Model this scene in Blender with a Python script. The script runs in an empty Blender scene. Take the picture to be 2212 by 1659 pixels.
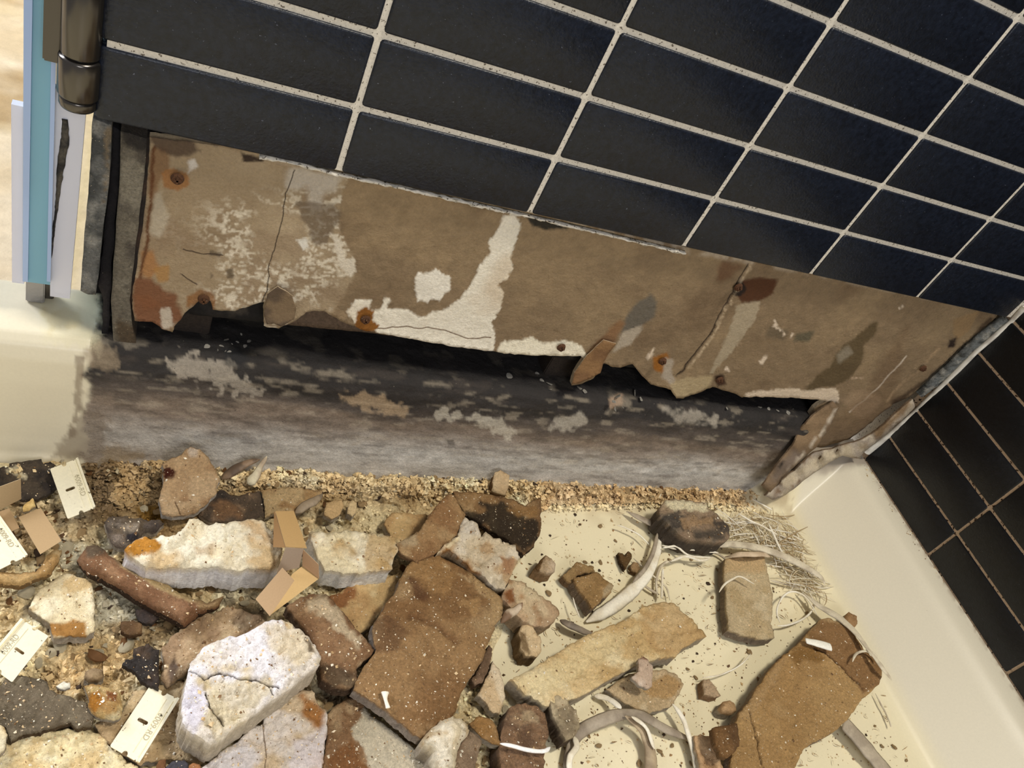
import bpy, bmesh, math
import numpy as np
from mathutils import Vector, Matrix
from mathutils.geometry import delaunay_2d_cdt

# ------------------------------------------------------------------ camera, light, exposure
W_, H_ = 2212.0, 1659.0
FPX = 1741.17
ZF = 0.32                      # pan floor is z = 0, lowest tile edge is z = ZF
CAM = np.array([0.0238, -0.5050, 0.3048 + ZF])
RC = np.array([[0.89026351, -0.23964894, 0.3872974],
               [0.09791549, -0.72977549, -0.67663897],
               [0.44479596, 0.6403094, -0.62622714]])      # rows: image right, image down, forward
scene = bpy.context.scene
cd = bpy.data.cameras.new('camera'); cam = bpy.data.objects.new('camera', cd)
scene.collection.objects.link(cam)
M = Matrix([[RC[0][i], -RC[1][i], -RC[2][i]] for i in range(3)]).to_4x4()
M.translation = Vector(CAM)
cam.matrix_world = M
cd.sensor_width = 36.0; cd.lens = FPX / W_ * 36.0
cd.clip_start = 0.01; cd.clip_end = 50
cd.dof.use_dof = False
scene.camera = cam

vs = scene.view_settings
vs.view_transform = 'Standard'; vs.look = 'None'; vs.exposure = 0.0; vs.gamma = 1.0; vs.use_curve_mapping = False

world = bpy.data.worlds.new('world'); scene.world = world; world.use_nodes = True
bg = world.node_tree.nodes['Background']
bg.inputs[0].default_value = (0.93, 0.91, 0.92, 1); bg.inputs[1].default_value = 0.38

def area_light(name, loc, target, size, power, color, sy=None):
    l = bpy.data.lights.new(name, 'AREA'); l.size = size; l.energy = power; l.color = color
    if sy: l.shape = 'RECTANGLE'; l.size_y = sy
    o = bpy.data.objects.new(name, l); scene.collection.objects.link(o)
    o.location = loc
    o.rotation_euler = (Vector(target) - Vector(loc)).to_track_quat('-Z', 'Y').to_euler()
    return o
area_light('ceiling_lamp_light', (0.86, -0.44, 2.5), (0.45, -0.25, 0), 0.36, 39.0, (1.0, 0.94, 0.82))
area_light('window_daylight', (-1.4, 1.15, 1.35), (0.0, -0.1, 0.1), 0.8, 62.0, (0.90, 0.93, 1.0))
area_light('front_fill_light', (0.15, -2.3, 1.5), (0.4, 0.0, 0.2), 0.9, 20.0, (0.94, 0.96, 1.0))  # unseen fill from behind the camera, added to brighten the wall faces

# ------------------------------------------------------------------ pixel <-> world helpers
def ray(px, py):
    v = np.stack([(np.asarray(px, float) - W_/2)/FPX, (np.asarray(py, float) - H_/2)/FPX, np.ones_like(np.asarray(px, float))], -1)
    return v @ RC
def on_z(px, py, z):
    v = ray(px, py); t = (np.asarray(z) - CAM[2]) / v[..., 2]; return CAM + t[..., None]*v
def on_y(px, py, y):
    v = ray(px, py); t = (np.asarray(y) - CAM[1]) / v[..., 1]; return CAM + t[..., None]*v
def on_x(px, py, x):
    v = ray(px, py); t = (np.asarray(x) - CAM[0]) / v[..., 0]; return CAM + t[..., None]*v
def to_px(P):
    c = (np.asarray(P) - CAM) @ RC.T
    return np.stack([W_/2 + FPX*c[..., 0]/c[..., 2], H_/2 + FPX*c[..., 1]/c[..., 2]], -1)

# ------------------------------------------------------------------ numpy noise
def _h(ix, iy, iz, seed):
    h = (ix*374761393 + iy*668265263 + iz*2147483647 + seed*974634777) & 0xFFFFFFFF
    h = ((h ^ (h >> 13)) * 1274126177) & 0xFFFFFFFF
    h = ((h ^ (h >> 16)) * 2246822519) & 0xFFFFFFFF
    return ((h ^ (h >> 15)) & 0xFFFFFF) / float(0xFFFFFF)
def vnoise(P, seed=0):
    P = np.asarray(P, float); I = np.floor(P).astype(np.int64); F = P - I; F = F*F*(3-2*F)
    r = 0
    for a in (0, 1):
        for b in (0, 1):
            for c in (0, 1):
                w = (F[..., 0] if a else 1-F[..., 0])*(F[..., 1] if b else 1-F[..., 1])*(F[..., 2] if c else 1-F[..., 2])
                r = r + w*_h(I[..., 0]+a, I[..., 1]+b, I[..., 2]+c, seed)
    return r
def fbm(P, scale=1.0, oct=4, seed=0, gain=0.5):
    P = np.asarray(P, float)*scale; s = 0; a = 1; t = 0
    for k in range(oct):
        s = s + a*vnoise(P*2**k + 17.3*k, seed+k*31); t += a; a *= gain
    return s/t                                     # 0..1, mean .5
def p3(P2, z=0.0):
    P2 = np.asarray(P2, float); return np.concatenate([P2, np.full(P2.shape[:-1]+(1,), z)], -1)
def lin(c):
    c = np.asarray(c, float)/255.0
    return np.where(c <= 0.04045, c/12.92, ((c+0.055)/1.055)**2.4)
def sdist(P, poly):
    """signed distance to polygon, positive inside"""
    P = np.asarray(P, float); poly = np.asarray(poly, float)
    d = np.full(len(P), 1e9); ins = np.zeros(len(P), bool)
    n = len(poly)
    for i in range(n):
        a = poly[i]; b = poly[(i+1) % n]; e = b-a; L = (e@e)+1e-12
        t = np.clip(((P-a)@e)/L, 0, 1); q = P-(a+t[:, None]*e)
        d = np.minimum(d, np.hypot(q[:, 0], q[:, 1]))
        c = (a[1] > P[:, 1]) != (b[1] > P[:, 1])
        if abs(b[1]-a[1]) > 1e-12:
            ins ^= c & (P[:, 0] < (b[0]-a[0])*(P[:, 1]-a[1])/(b[1]-a[1]) + a[0])
    return np.where(ins, d, -d)
def paint(col, px, poly, color, soft=3.0, jag=6.0, fs=0.05, strength=1.0, seed=5):
    """blend a stain of its own shape into an albedo array"""
    d = sdist(px, poly) + (fbm(p3(px), fs, 4, seed)-0.5)*2*jag
    m = np.clip(d/soft+0.5, 0, 1)[:, None]*strength
    return col*(1-m) + lin(color)*m
def paint_line(col, px, pts, color, width=2.0, soft=1.5, jag=3.0, fs=0.06, seed=3, strength=1.0):
    pts = np.asarray(pts, float); d = np.full(len(px), 1e9)
    q0 = px + np.stack([(fbm(p3(px), fs, 3, seed)-0.5)*2*jag, (fbm(p3(px), fs, 3, seed+9)-0.5)*2*jag], -1)
    for a, b in zip(pts[:-1], pts[1:]):
        e = b-a; t = np.clip(((q0-a)@e)/(e@e+1e-9), 0, 1); q = q0-(a+t[:, None]*e)
        d = np.minimum(d, np.hypot(q[:, 0], q[:, 1]))
    m = np.clip((width/2-d)/soft+0.5, 0, 1)[:, None]*strength
    return col*(1-m)+lin(color)*m
def mixcols(P, cols, scale, seed=0, sharp=3.0, oct=4):
    """albedo mottled between colours by noise"""
    c = np.tile(lin(cols[0]), (len(P), 1))
    for k, cc in enumerate(cols[1:]):
        n = fbm(P, scale*(1+0.35*k), oct, seed+13*k)
        m = np.clip((n-0.52)*sharp*3+0.5*(k == 0), 0, 1)[:, None] if k == 0 else np.clip((n-0.56)*sharp*3, 0, 1)[:, None]
        c = c*(1-m)+lin(cc)*m
    return c

# ------------------------------------------------------------------ materials
def new_mat(name):
    m = bpy.data.materials.new(name); m.use_nodes = True
    nt = m.node_tree; return m, nt, nt.nodes['Principled BSDF']
def mat_col(name, rough=0.9, spec=0.25, bumps=((900, 0.35, 0.0006), (220, 0.4, 0.0015)), speck=None, dark=None, var=0.25, attr=True, base=(200, 200, 200), metallic=0.0, vscale=450):
    m, nt, b = new_mat(name); N = nt.nodes; L = nt.links
    tc = N.new('ShaderNodeTexCoord')
    if attr:
        a = N.new('ShaderNodeAttribute'); a.attribute_name = 'Col'; col = a.outputs['Color']
    else:
        a = N.new('ShaderNodeRGB'); a.outputs[0].default_value = (*lin(base), 1); col = a.outputs[0]
    n = N.new('ShaderNodeTexNoise'); n.inputs['Scale'].default_value = vscale; n.inputs['Detail'].default_value = 5; n.inputs['Roughness'].default_value = 0.7
    L.new(tc.outputs['Object'], n.inputs['Vector'])
    mr = N.new('ShaderNodeMapRange'); mr.inputs[1].default_value = 0.3; mr.inputs[2].default_value = 0.7
    mr.inputs[3].default_value = 1-var; mr.inputs[4].default_value = 1+var
    L.new(n.outputs['Fac'], mr.inputs[0])
    mul = N.new('ShaderNodeVectorMath'); mul.operation = 'SCALE'
    L.new(col, mul.inputs[0]); L.new(mr.outputs[0], mul.inputs['Scale'])
    out = mul.outputs[0]
    for spec_, sgn in ((speck, 1), (dark, 2)):
        if not spec_: continue
        sc, thr, c = spec_
        q = N.new('ShaderNodeTexNoise'); q.inputs['Scale'].default_value = sc; q.inputs['Detail'].default_value = 3; q.inputs['Roughness'].default_value = 0.6
        mp = N.new('ShaderNodeMapping'); mp.inputs['Location'].default_value = (sgn*3.1, 1.7*sgn, 0.3)
        L.new(tc.outputs['Object'], mp.inputs[0]); L.new(mp.outputs[0], q.inputs['Vector'])
        r = N.new('ShaderNodeMapRange'); r.inputs[1].default_value = thr; r.inputs[2].default_value = thr+0.03
        L.new(q.outputs['Fac'], r.inputs[0])
        mx = N.new('ShaderNodeMix'); mx.data_type = 'RGBA'
        L.new(r.outputs[0], mx.inputs[0]); L.new(out, mx.inputs[6]); mx.inputs[7].default_value = (*lin(c), 1)
        out = mx.outputs[2]
    L.new(out, b.inputs['Base Color'])
    b.inputs['Roughness'].default_value = rough; b.inputs['Specular IOR Level'].default_value = spec
    b.inputs['Metallic'].default_value = metallic
    prev = None
    for sc, st, dist in bumps:
        q = N.new('ShaderNodeTexNoise'); q.inputs['Scale'].default_value = sc; q.inputs['Detail'].default_value = 6; q.inputs['Roughness'].default_value = 0.65
        L.new(tc.outputs['Object'], q.inputs['Vector'])
        bp = N.new('ShaderNodeBump'); bp.inputs['Strength'].default_value = st; bp.inputs['Distance'].default_value = dist
        L.new(q.outputs['Fac'], bp.inputs['Height'])
        if prev: L.new(prev, bp.inputs['Normal'])
        prev = bp.outputs[0]
    if prev: L.new(prev, b.inputs['Normal'])
    return m
def mat_plain(name, c, rough=0.5, metallic=0.0, spec=0.5, bump=None):
    m, nt, b = new_mat(name)
    b.inputs['Base Color'].default_value = (*lin(c), 1); b.inputs['Roughness'].default_value = rough
    b.inputs['Metallic'].default_value = metallic; b.inputs['Specular IOR Level'].default_value = spec
    if bump:
        tc = nt.nodes.new('ShaderNodeTexCoord'); q = nt.nodes.new('ShaderNodeTexNoise'); q.inputs['Scale'].default_value = bump[0]; q.inputs['Detail'].default_value = 4
        bp = nt.nodes.new('ShaderNodeBump'); bp.inputs['Strength'].default_value = bump[1]; bp.inputs['Distance'].default_value = bump[2]
        nt.links.new(tc.outputs['Object'], q.inputs['Vector']); nt.links.new(q.outputs['Fac'], bp.inputs['Height']); nt.links.new(bp.outputs[0], b.inputs['Normal'])
    return m

MT = {}
MT['board'] = mat_col('torn_board', 0.92, 0.2, ((1200, 0.7, 0.0010), (300, 0.75, 0.0024)), speck=(620, 0.665, (226, 208, 176)), dark=(340, 0.70, (104, 76, 50)), var=0.28)
MT['plaster'] = mat_col('plaster', 0.95, 0.15, ((1000, 0.7, 0.0012), (240, 0.8, 0.0028)), dark=(430, 0.70, (132, 108, 78)), var=0.2)
MT['mould'] = mat_col('mouldy_board', 0.75, 0.5, ((1000, 0.9, 0.0012), (300, 0.9, 0.003)), speck=(800, 0.68, (190, 175, 150)), var=0.4)
MT['rubble'] = mat_col('plaster_rubble', 0.95, 0.15, ((700, 0.9, 0.0014), (260, 0.8, 0.003)), speck=(500, 0.68, (238, 222, 180)), dark=(420, 0.69, (96, 72, 46)), var=0.28)
MT['wallpaper'] = mat_col('drywall_face', 0.85, 0.3, ((1000, 0.6, 0.0010), (170, 0.8, 0.0028)), speck=(420, 0.76, (214, 196, 168)), dark=(300, 0.76, (88, 66, 46)), var=0.12)
MT['stained'] = mat_col('stained_curb', 0.7, 0.4, ((900, 0.6, 0.0010), (200, 0.7, 0.0022)), speck=(500, 0.73, (178, 168, 150)), dark=(260, 0.72, (40, 36, 33)), var=0.2)
MT['pan'] = mat_col('cream_pan', 0.38, 0.5, ((60, 0.06, 0.002),), dark=(330, 0.765, (150, 125, 85)), var=0.03)
MT['smooth'] = mat_col('coloured_smooth', 0.6, 0.3, ((300, 0.15, 0.0006),), var=0.06)
MT['fibre'] = mat_col('caulk_strip', 0.6, 0.4, ((500, 0.25, 0.0006),), var=0.12)
MT['card'] = mat_col('kraft_card', 0.85, 0.2, ((1500, 0.15, 0.0002),), var=0.05, vscale=900)
MT['dark'] = mat_col('mould_and_gap_black', 0.8, 0.3, ((500, 0.6, 0.0012),), speck=(420, 0.74, (120, 112, 100)), var=0.4)
MT['grout'] = mat_col('grey_grout', 0.95, 0.1, ((900, 0.5, 0.0006),), attr=False, base=(214, 206, 192), dark=(420, 0.60, (108, 98, 86)), var=0.15)
MT['grout_dirty'] = mat_col('dirty_grout', 0.95, 0.1, ((900, 0.5, 0.0006),), attr=False, base=(188, 164, 138), dark=(260, 0.58, (60, 44, 34)), var=0.2)
MT['steel'] = mat_col('blade_steel', 0.42, 0.5, ((500, 0.06, 0.0004),), attr=False, base=(248, 240, 212), dark=(300, 0.68, (150, 138, 110)), var=0.06, metallic=0.45)
MT['stone_floor'] = mat_col('travertine', 0.6, 0.4, ((60, 0.3, 0.004),), var=0.12, vscale=40)
# glazed tile with a fine orange-peel face and tiny pale specks
def mat_tile(name, c0, c1):
    m, nt, b = new_mat(name)
    N = nt.nodes; L = nt.links
    tc = N.new('ShaderNodeTexCoord'); q = N.new('ShaderNodeTexNoise'); q.inputs['Scale'].default_value = 260; q.inputs['Detail'].default_value = 4
    L.new(tc.outputs['Object'], q.inputs['Vector'])
    r = N.new('ShaderNodeValToRGB'); r.color_ramp.elements[0].position = 0.3; r.color_ramp.elements[1].position = 0.7
    r.color_ramp.elements[0].color = (*lin(c0), 1); r.color_ramp.elements[1].color = (*lin(c1), 1)
    L.new(q.outputs['Fac'], r.inputs[0])
    q2 = N.new('ShaderNodeTexNoise'); q2.inputs['Scale'].default_value = 700; q2.inputs['Detail'].default_value = 2
    L.new(tc.outputs['Object'], q2.inputs['Vector'])
    r2 = N.new('ShaderNodeMapRange'); r2.inputs[1].default_value = 0.72; r2.inputs[2].default_value = 0.8
    L.new(q2.outputs['Fac'], r2.inputs[0])
    mx = N.new('ShaderNodeMix'); mx.data_type = 'RGBA'; L.new(r2.outputs[0], mx.inputs[0]); L.new(r.outputs[0], mx.inputs[6]); mx.inputs[7].default_value = (*lin((95, 100, 115)), 1)
    L.new(mx.outputs[2], b.inputs['Base Color']); b.inputs['Roughness'].default_value = 0.36; b.inputs['Specular IOR Level'].default_value = 0.35
    q3 = N.new('ShaderNodeTexNoise'); q3.inputs['Scale'].default_value = 480; q3.inputs['Detail'].default_value = 3
    L.new(tc.outputs['Object'], q3.inputs['Vector'])
    bp = N.new('ShaderNodeBump'); bp.inputs['Strength'].default_value = 0.5; bp.inputs['Distance'].default_value = 0.0006
    L.new(q3.outputs['Fac'], bp.inputs['Height']); L.new(bp.outputs[0], b.inputs['Normal'])

    return m
MT['tile'] = mat_tile('tile_with_blue_sheen', (12, 16, 25), (24, 30, 43))  # back wall copy of the tile, blue sheen put into its base colour
MT['tile_black'] = mat_tile('black_tile', (13, 15, 19), (22, 25, 31))
MT['chrome'] = mat_plain('dark_hinge_metal', (84, 80, 76), 0.22, 0.9)
MT['bracket'] = mat_plain('grimy_bracket_metal', (150, 148, 148), 0.35, 0.7, bump=(300, 0.5, 0.001))
# glass and vinyl
m, nt, b = new_mat('green_glass'); MT['glass'] = m
b.inputs['Base Color'].default_value = (*lin((200, 232, 245)), 1); b.inputs['Roughness'].default_value = 0.12
b.inputs['Transmission Weight'].default_value = 0.9; b.inputs['IOR'].default_value = 1.45
m, nt, b = new_mat('glass_edge'); MT['edge'] = m
b.inputs['Base Color'].default_value = (*lin((126, 180, 202)), 1); b.inputs['Roughness'].default_value = 0.25; b.inputs['Transmission Weight'].default_value = 0.15
m, nt, b = new_mat('clear_vinyl'); MT['vinyl'] = m
b.inputs['Base Color'].default_value = (*lin((236, 236, 246)), 1); b.inputs['Roughness'].default_value = 0.3
b.inputs['Transmission Weight'].default_value = 0.25; b.inputs['IOR'].default_value = 1.2

m, nt, b = new_mat('glass_edge_highlight'); MT['edge_highlight'] = m  # pale blue strips: highlights of the glass edge put into the colour
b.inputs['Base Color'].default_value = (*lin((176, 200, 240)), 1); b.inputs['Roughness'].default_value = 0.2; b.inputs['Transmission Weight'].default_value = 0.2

# ------------------------------------------------------------------ object helpers
COL = scene.collection
def empty(name, loc, label=None, cat=None, group=None, kind=None):
    o = bpy.data.objects.new(name, None); o.location = loc; o.empty_display_size = 0.02; COL.objects.link(o)
    tag(o, label, cat, group, kind); return o
def tag(o, label=None, cat=None, group=None, kind=None):
    if label: o['label'] = label
    if cat: o['category'] = cat
    if group: o['group'] = group
    if kind: o['kind'] = kind
    return o
def mesh_obj(name, V, F, mat, col=None, parent=None, smooth=True, flat_from=None, origin=True):
    V = np.asarray(V, float)
    org = np.zeros(3)
    if parent is not None: org = np.array(parent.location) if parent.parent is None else np.array(parent.location)+np.array(parent.parent.location)
    elif origin:
        org = np.array([(V[:, 0].min()+V[:, 0].max())/2, (V[:, 1].min()+V[:, 1].max())/2, V[:, 2].min()])
    me = bpy.data.meshes.new(name)
    own = org
    me.from_pydata([tuple(v) for v in (V-own)], [], [tuple(int(i) for i in f) for f in F])
    if col is not None:
        a = me.color_attributes.new('Col', 'FLOAT_COLOR', 'POINT')
        c4 = np.concatenate([np.clip(col, 0, 1), np.ones((len(col), 1))], 1).astype(np.float32)
        a.data.foreach_set('color', c4.ravel())
    sm = np.full(len(me.polygons), smooth)
    if flat_from is not None: sm[flat_from:] = False
    me.polygons.foreach_set('use_smooth', sm)
    me.materials.append(mat); me.update()
    o = bpy.data.objects.new(name, me); COL.objects.link(o)
    if parent is not None: o.parent = parent
    else: o.location = own
    return o
def box(name, lo, hi, mat, parent=None, bev=0.0, col=None):
    bm = bmesh.new(); bmesh.ops.create_cube(bm, size=1)
    lo = np.array(lo, float); hi = np.array(hi, float)
    for v in bm.verts: v.co = Vector((lo+hi)/2 + np.array(v.co)*(hi-lo))
    if bev > 0: bmesh.ops.bevel(bm, geom=bm.edges[:], offset=bev, segments=2, affect='EDGES')
    V = [v.co[:] for v in bm.verts]; F = [[v.index for v in f.verts] for f in bm.faces]; bm.free()
    c = None if col is None else np.tile(lin(col), (len(V), 1))
    return mesh_obj(name, V, F, mat, c, parent, smooth=False)
def densify(poly, step, jit, seed=0, fs=0.06, closed=True):
    poly = np.asarray(poly, float); out = []
    n = len(poly)
    for i in range(n if closed else n-1):
        a = poly[i]; b = poly[(i+1) % n]; L = np.hypot(*(b-a)); k = max(1, int(round(L/step)))
        for t in range(k): out.append(a+(b-a)*t/k)
    if not closed: out.append(poly[-1])
    out = np.array(out)
    if jit:
        out = out + np.stack([(fbm(p3(out), fs, 3, seed)-0.5)*2.4*jit, (fbm(p3(out), fs, 3, seed+7)-0.5)*2.4*jit], -1)
    return out
def cdt_fill(bnd, step, holes=(), extra=None):
    """triangulate a 2-D outline with interior points"""
    bnd = np.asarray(bnd, float)
    x0, y0 = bnd.min(0); x1, y1 = bnd.max(0)
    gx, gy = np.meshgrid(np.arange(x0, x1, step), np.arange(y0, y1, step*0.87))
    gx = gx + (np.arange(gx.shape[0]) % 2)[:, None]*step/2
    G = np.stack([gx.ravel(), gy.ravel()], -1)
    rng = np.random.default_rng(len(bnd)); G = G+rng.uniform(-.2, .2, G.shape)*step
    d = sdist(G, bnd)
    keep = d > step*0.55
    for h in holes: keep &= sdist(G, h) < -step*0.4
    G = G[keep]
    if extra is not None and len(extra):
        extra = extra[sdist(extra, bnd) > 1.0]; G = np.concatenate([G, extra])
    pts = [Vector(p) for p in bnd]; edges = [(i, (i+1) % len(bnd)) for i in range(len(bnd))]
    for h in holes:
        s = len(pts); pts += [Vector(p) for p in h]; edges += [(s+i, s+(i+1) % len(h)) for i in range(len(h))]
    pts += [Vector(p) for p in G]
    v, e, f, *_ = delaunay_2d_cdt(pts, edges, [], 0, 1e-4)
    V = np.array([p[:] for p in v]); F = np.array([t for t in f if len(t) == 3])
    cen = V[F].mean(1); k = sdist(cen, bnd) > -1e-6
    for h in holes: k &= sdist(cen, h) < 0
    F = F[k]
    a, b_, c = V[F[:, 0]], V[F[:, 1]], V[F[:, 2]]
    s = (b_[:, 0]-a[:, 0])*(c[:, 1]-a[:, 1])-(b_[:, 1]-a[:, 1])*(c[:, 0]-a[:, 0])
    F[s < 0] = F[s < 0][:, ::-1]
    return V, F
def boundary_loops(F):
    cnt = {}
    for t in F:
        for i in range(3):
            cnt[(t[i], t[(i+1) % 3])] = 1
    return [(a, b) for (a, b) in cnt if (b, a) not in cnt]
def extrude_sheet(V3, F, down, rings=1, rough=0.0, colT=None, colS=None, seed=0, inset=0.0, bottom=True):
    """closed solid: the sheet V3/F plus its copy moved by `down` (vector or per-vertex), with rough sides"""
    n = len(V3); V = [V3]; down = np.broadcast_to(np.asarray(down, float), V3.shape)
    be = boundary_loops(F); bi = sorted({a for a, b in be} | {b for a, b in be}); idx = {v: k for k, v in enumerate(bi)}
    m = len(bi); B = V3[bi]; D = down[bi]
    cen = V3.mean(0); faces = [list(t) for t in F]; nf = len(F); prev = {v: v for v in bi}
    cols = [colT] if colT is not None else []
    tot = n
    for r_ in range(1, rings+2):
        t = r_/(rings+1.0)
        P = B + D*t
        if r_ <= rings and rough > 0:
            out = (B-cen); out[:, :] -= (np.sum(out*D, 1)/(np.sum(D*D, 1)+1e-12))[:, None]*D
            out /= np.linalg.norm(out, axis=1)[:, None]+1e-9
            P = P + out*((fbm(B*1.0+t*0.7, 260, 2, seed+r_)-0.6)[:, None]*rough)
        if r_ == rings+1 and bottom:
            Vb = V3+down; V.append(Vb); base = tot
            cur = {v: base+v for v in bi}; tot += n
            if cols: cols.append(np.tile(lin(colS), (n, 1)))
        else:
            V.append(P); base = tot; cur = {v: base+idx[v] for v in bi}; tot += m
            if cols:
                q = fbm(P, 300, 2, seed+5)[:, None]
                cols.append(np.tile(lin(colS), (m, 1))*(0.75+0.5*q))
        for a, b in be: faces.append([b, a, prev[a], prev[b]] if False else [prev[b], prev[a], cur[a], cur[b]])
        prev = cur
    if bottom:
        base = tot-n
        for t in F: faces.append([base+t[2], base+t[1], base+t[0]])
    return np.concatenate(V), faces, (np.concatenate(cols) if cols else None), nf

def line_points(lines, off=1.6):
    """extra mesh points along crack lines, so that narrow cracks keep their width"""
    out = []
    for p in lines:
        L = densify(p[0], 2.2, 0, closed=False); w = p[2] if len(p) > 2 else 2.0; jag = p[4] if len(p) > 4 else 3.0; fs = p[5] if len(p) > 5 else 0.06; sd = p[6] if len(p) > 6 else 3
        q = L.copy()
        for _ in range(4):
            q = L-np.stack([(fbm(p3(q), fs, 3, sd)-0.5)*2*jag, (fbm(p3(q), fs, 3, sd+9)-0.5)*2*jag], -1)
        T = np.gradient(L, axis=0); T /= np.linalg.norm(T, axis=1)[:, None]+1e-9; N_ = np.stack([-T[:, 1], T[:, 0]], -1)
        out += [q, q+N_*(w/2+1.2), q-N_*(w/2+1.2)]
    return np.concatenate(out) if out else None
TOPS = []            # (pixels, heights) of every laid piece, for the grit lying on them
PIECES = []          # pixel outlines of laid pieces (so crumbs are not wasted under them)
def slab(name, label, cat, poly, top, thick, cols, mat='board', side=(170, 158, 140), tilt=(0, 0), dome=0.0, amp=0.0012, ascale=90,
         jit=2.5, step=7.0, patches=(), lines=(), group=None, round_=0.0015, mottle=60, sharp=2.5, curl=None, parent=None, rough=0.003, seed=None, keep=True):
    """a broken sheet lying on the pan: outline traced, with its own height, tilt, thickness and rough broken sides"""
    if seed is None: seed = int(abs(poly[0][0]*7+poly[0][1]*3)) % 1000
    step = step*0.72
    bnd = densify(poly, step, jit, seed); bnd = bnd+np.stack([(fbm(p3(bnd), .22, 2, seed+1)-.5), (fbm(p3(bnd), .22, 2, seed+2)-.5)], -1)*min(jit, 2.6)*1.6
    P2, F = cdt_fill(bnd, step, extra=line_points(lines))
    lo = P2.min(0); hi = P2.max(0); uv = (P2-lo)/(hi-lo+1e-9)
    z = top + tilt[0]*(uv[:, 0]-.5) + tilt[1]*(uv[:, 1]-.5)
    d = np.clip(sdist(P2, bnd), 0, None)
    if dome:
        z = z + dome*(1-np.exp(-d/ (0.33*d.max()+1)))
    if curl: z = z + curl(P2, uv, d)
    V = on_z(P2[:, 0], P2[:, 1], z)
    n = fbm(V, ascale, 4, seed)-0.5
    if mat == 'plaster' and thick > .015: amp = amp*1.45
    n2 = fbm(V, 300, 3, seed+4)-0.5; n3 = np.abs(fbm(V, 110, 3, seed+6)-0.5)
    V[:, 2] += amp*2*n + min(amp, .0040)*1.1*n2 - min(amp, .0034)*0.8*np.exp(-n3*22) - round_*0.55*np.exp(-d/(step*0.6))
    for p in lines:
        q = paint_line(np.zeros((len(P2), 3)), P2, p[0], (255, 255, 255), p[2]*1.3, p[3], p[4], *(p[5:7]))[:, 0] if len(p) > 4 else 0
        V[:, 2] -= 0.003*q*(sum(p[1]) < 260)
    V[:, 2] = np.maximum(V[:, 2], 0.0012)
    if mat in ('board', 'mould'):
        cols = [tuple(0.93*np.array(k_, float)+0.07*(0.3*k_[0]+0.6*k_[1]+0.1*k_[2])) for k_ in cols]
    c = mixcols(V, cols, mottle, seed, sharp)
    c = c*(0.86+0.28*fbm(V, 90, 4, seed+11)[:, None])*(np.array([1.14, 1.22, 1.30]) if mat == 'board' else 1.04)
    for p in patches:
        c = paint(c, P2, p[0], p[1], *(p[2:] if len(p) > 2 else ()))
    for p in lines:
        c = paint_line(c, P2, p[0], p[1], *(p[2:] if len(p) > 2 else ()))
    c = c*(0.9+0.2*fbm(V, 400, 2, seed+3)[:, None])
    dn = np.zeros_like(V); dn[:, 2] = -np.minimum(thick, V[:, 2]-0.0004)
    VV, FF, CC, nf = extrude_sheet(V, F[:, ::-1], dn, 2 if thick > 0.006 else 1, rough if thick > 0.005 else 0.0, c, side, seed)
    o = mesh_obj(name, VV, FF, MT[mat], CC, parent, True, nf)
    if parent is None: tag(o, label, cat, group)
    elif label: o['label'] = label
    if keep: PIECES.append(bnd); TOPS.append((P2, V[:, 2].copy(), bnd, label, name, o))
    return o

# ================================================================== THE SETTING
TW, TH = 0.15383, 0.0516
XC = 0.9299
TW2 = 0.1504
def tiles_mesh(rects, place, depth=0.006, bev=0.0016, seg=3):
    """rects: (u0,u1,v0,v1) glazed tile faces; place(u,v,d) -> world; d is depth behind the face"""
    V = []; F = []
    for (u0, u1, v0, v1) in rects:
        rings = []
        prof = [(0.0, depth), (0.0, bev), (bev*0.3, bev*0.3), (bev, 0.0)]
        for ins, d in prof:
            r_ = 0.0022
            ring = []
            cs = [(u0, v0, 1, 1), (u1, v0, -1, 1), (u1, v1, -1, -1), (u0, v1, 1, -1)]
            for k, (cu, cv, su, sv) in enumerate(cs):
                ccu = cu+su*r_; ccv = cv+sv*r_
                a0 = [math.pi, 1.5*math.pi, 0, 0.5*math.pi][k]
                for t in range(3):
                    a = a0+t*math.pi/4
                    rr = r_-ins
                    ring.append((ccu+rr*math.cos(a), ccv+rr*math.sin(a), d))
            rings.append(ring)
        base = len(V)
        for ring in rings:
            for p in ring: V.append(place(*p))
        n = 12
        for k in range(len(prof)-1):
            for i in range(n):
                j = (i+1) % n
                F.append([base+k*n+i, base+k*n+j, base+(k+1)*n+j, base+(k+1)*n+i])
        F.append([base+(len(prof)-1)*n+i for i in range(n)])
    return V, F
G_ = 0.0021
ROWS = 22
# back wall: grout bed, glazed tiles
wall_back = box('wall_back', (0.003, 0.0016, ZF+0.0015), (XC, 0.011, ZF+ROWS*TH), MT['grout']); tag(wall_back, kind='structure')
rects = []
rngt = np.random.default_rng(3)
for j in range(ROWS):
    for i in range(0, 7):
        u0 = i*TW+G_; u1 = min((i+1)*TW-G_, XC-0.004)
        if i == 0: u0 = -0.0015
        if u1-u0 < 0.01: continue
        rects.append((u0, u1, ZF+j*TH+(G_ if j else 0.001), ZF+(j+1)*TH-G_))
def pb(u, v, d):
    if u < 0.006:                                          # wide bullnose on the open end
        if d < 0.0002: u = u+0.0052
        elif d < 0.0010: u = u+0.0016
        elif d < 0.002: d = d+0.0015
    return (u, d, v)
V, F = tiles_mesh(rects, pb)
wt = mesh_obj('tile_facing', V, F, MT['tile'], None, wall_back, True)
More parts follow.
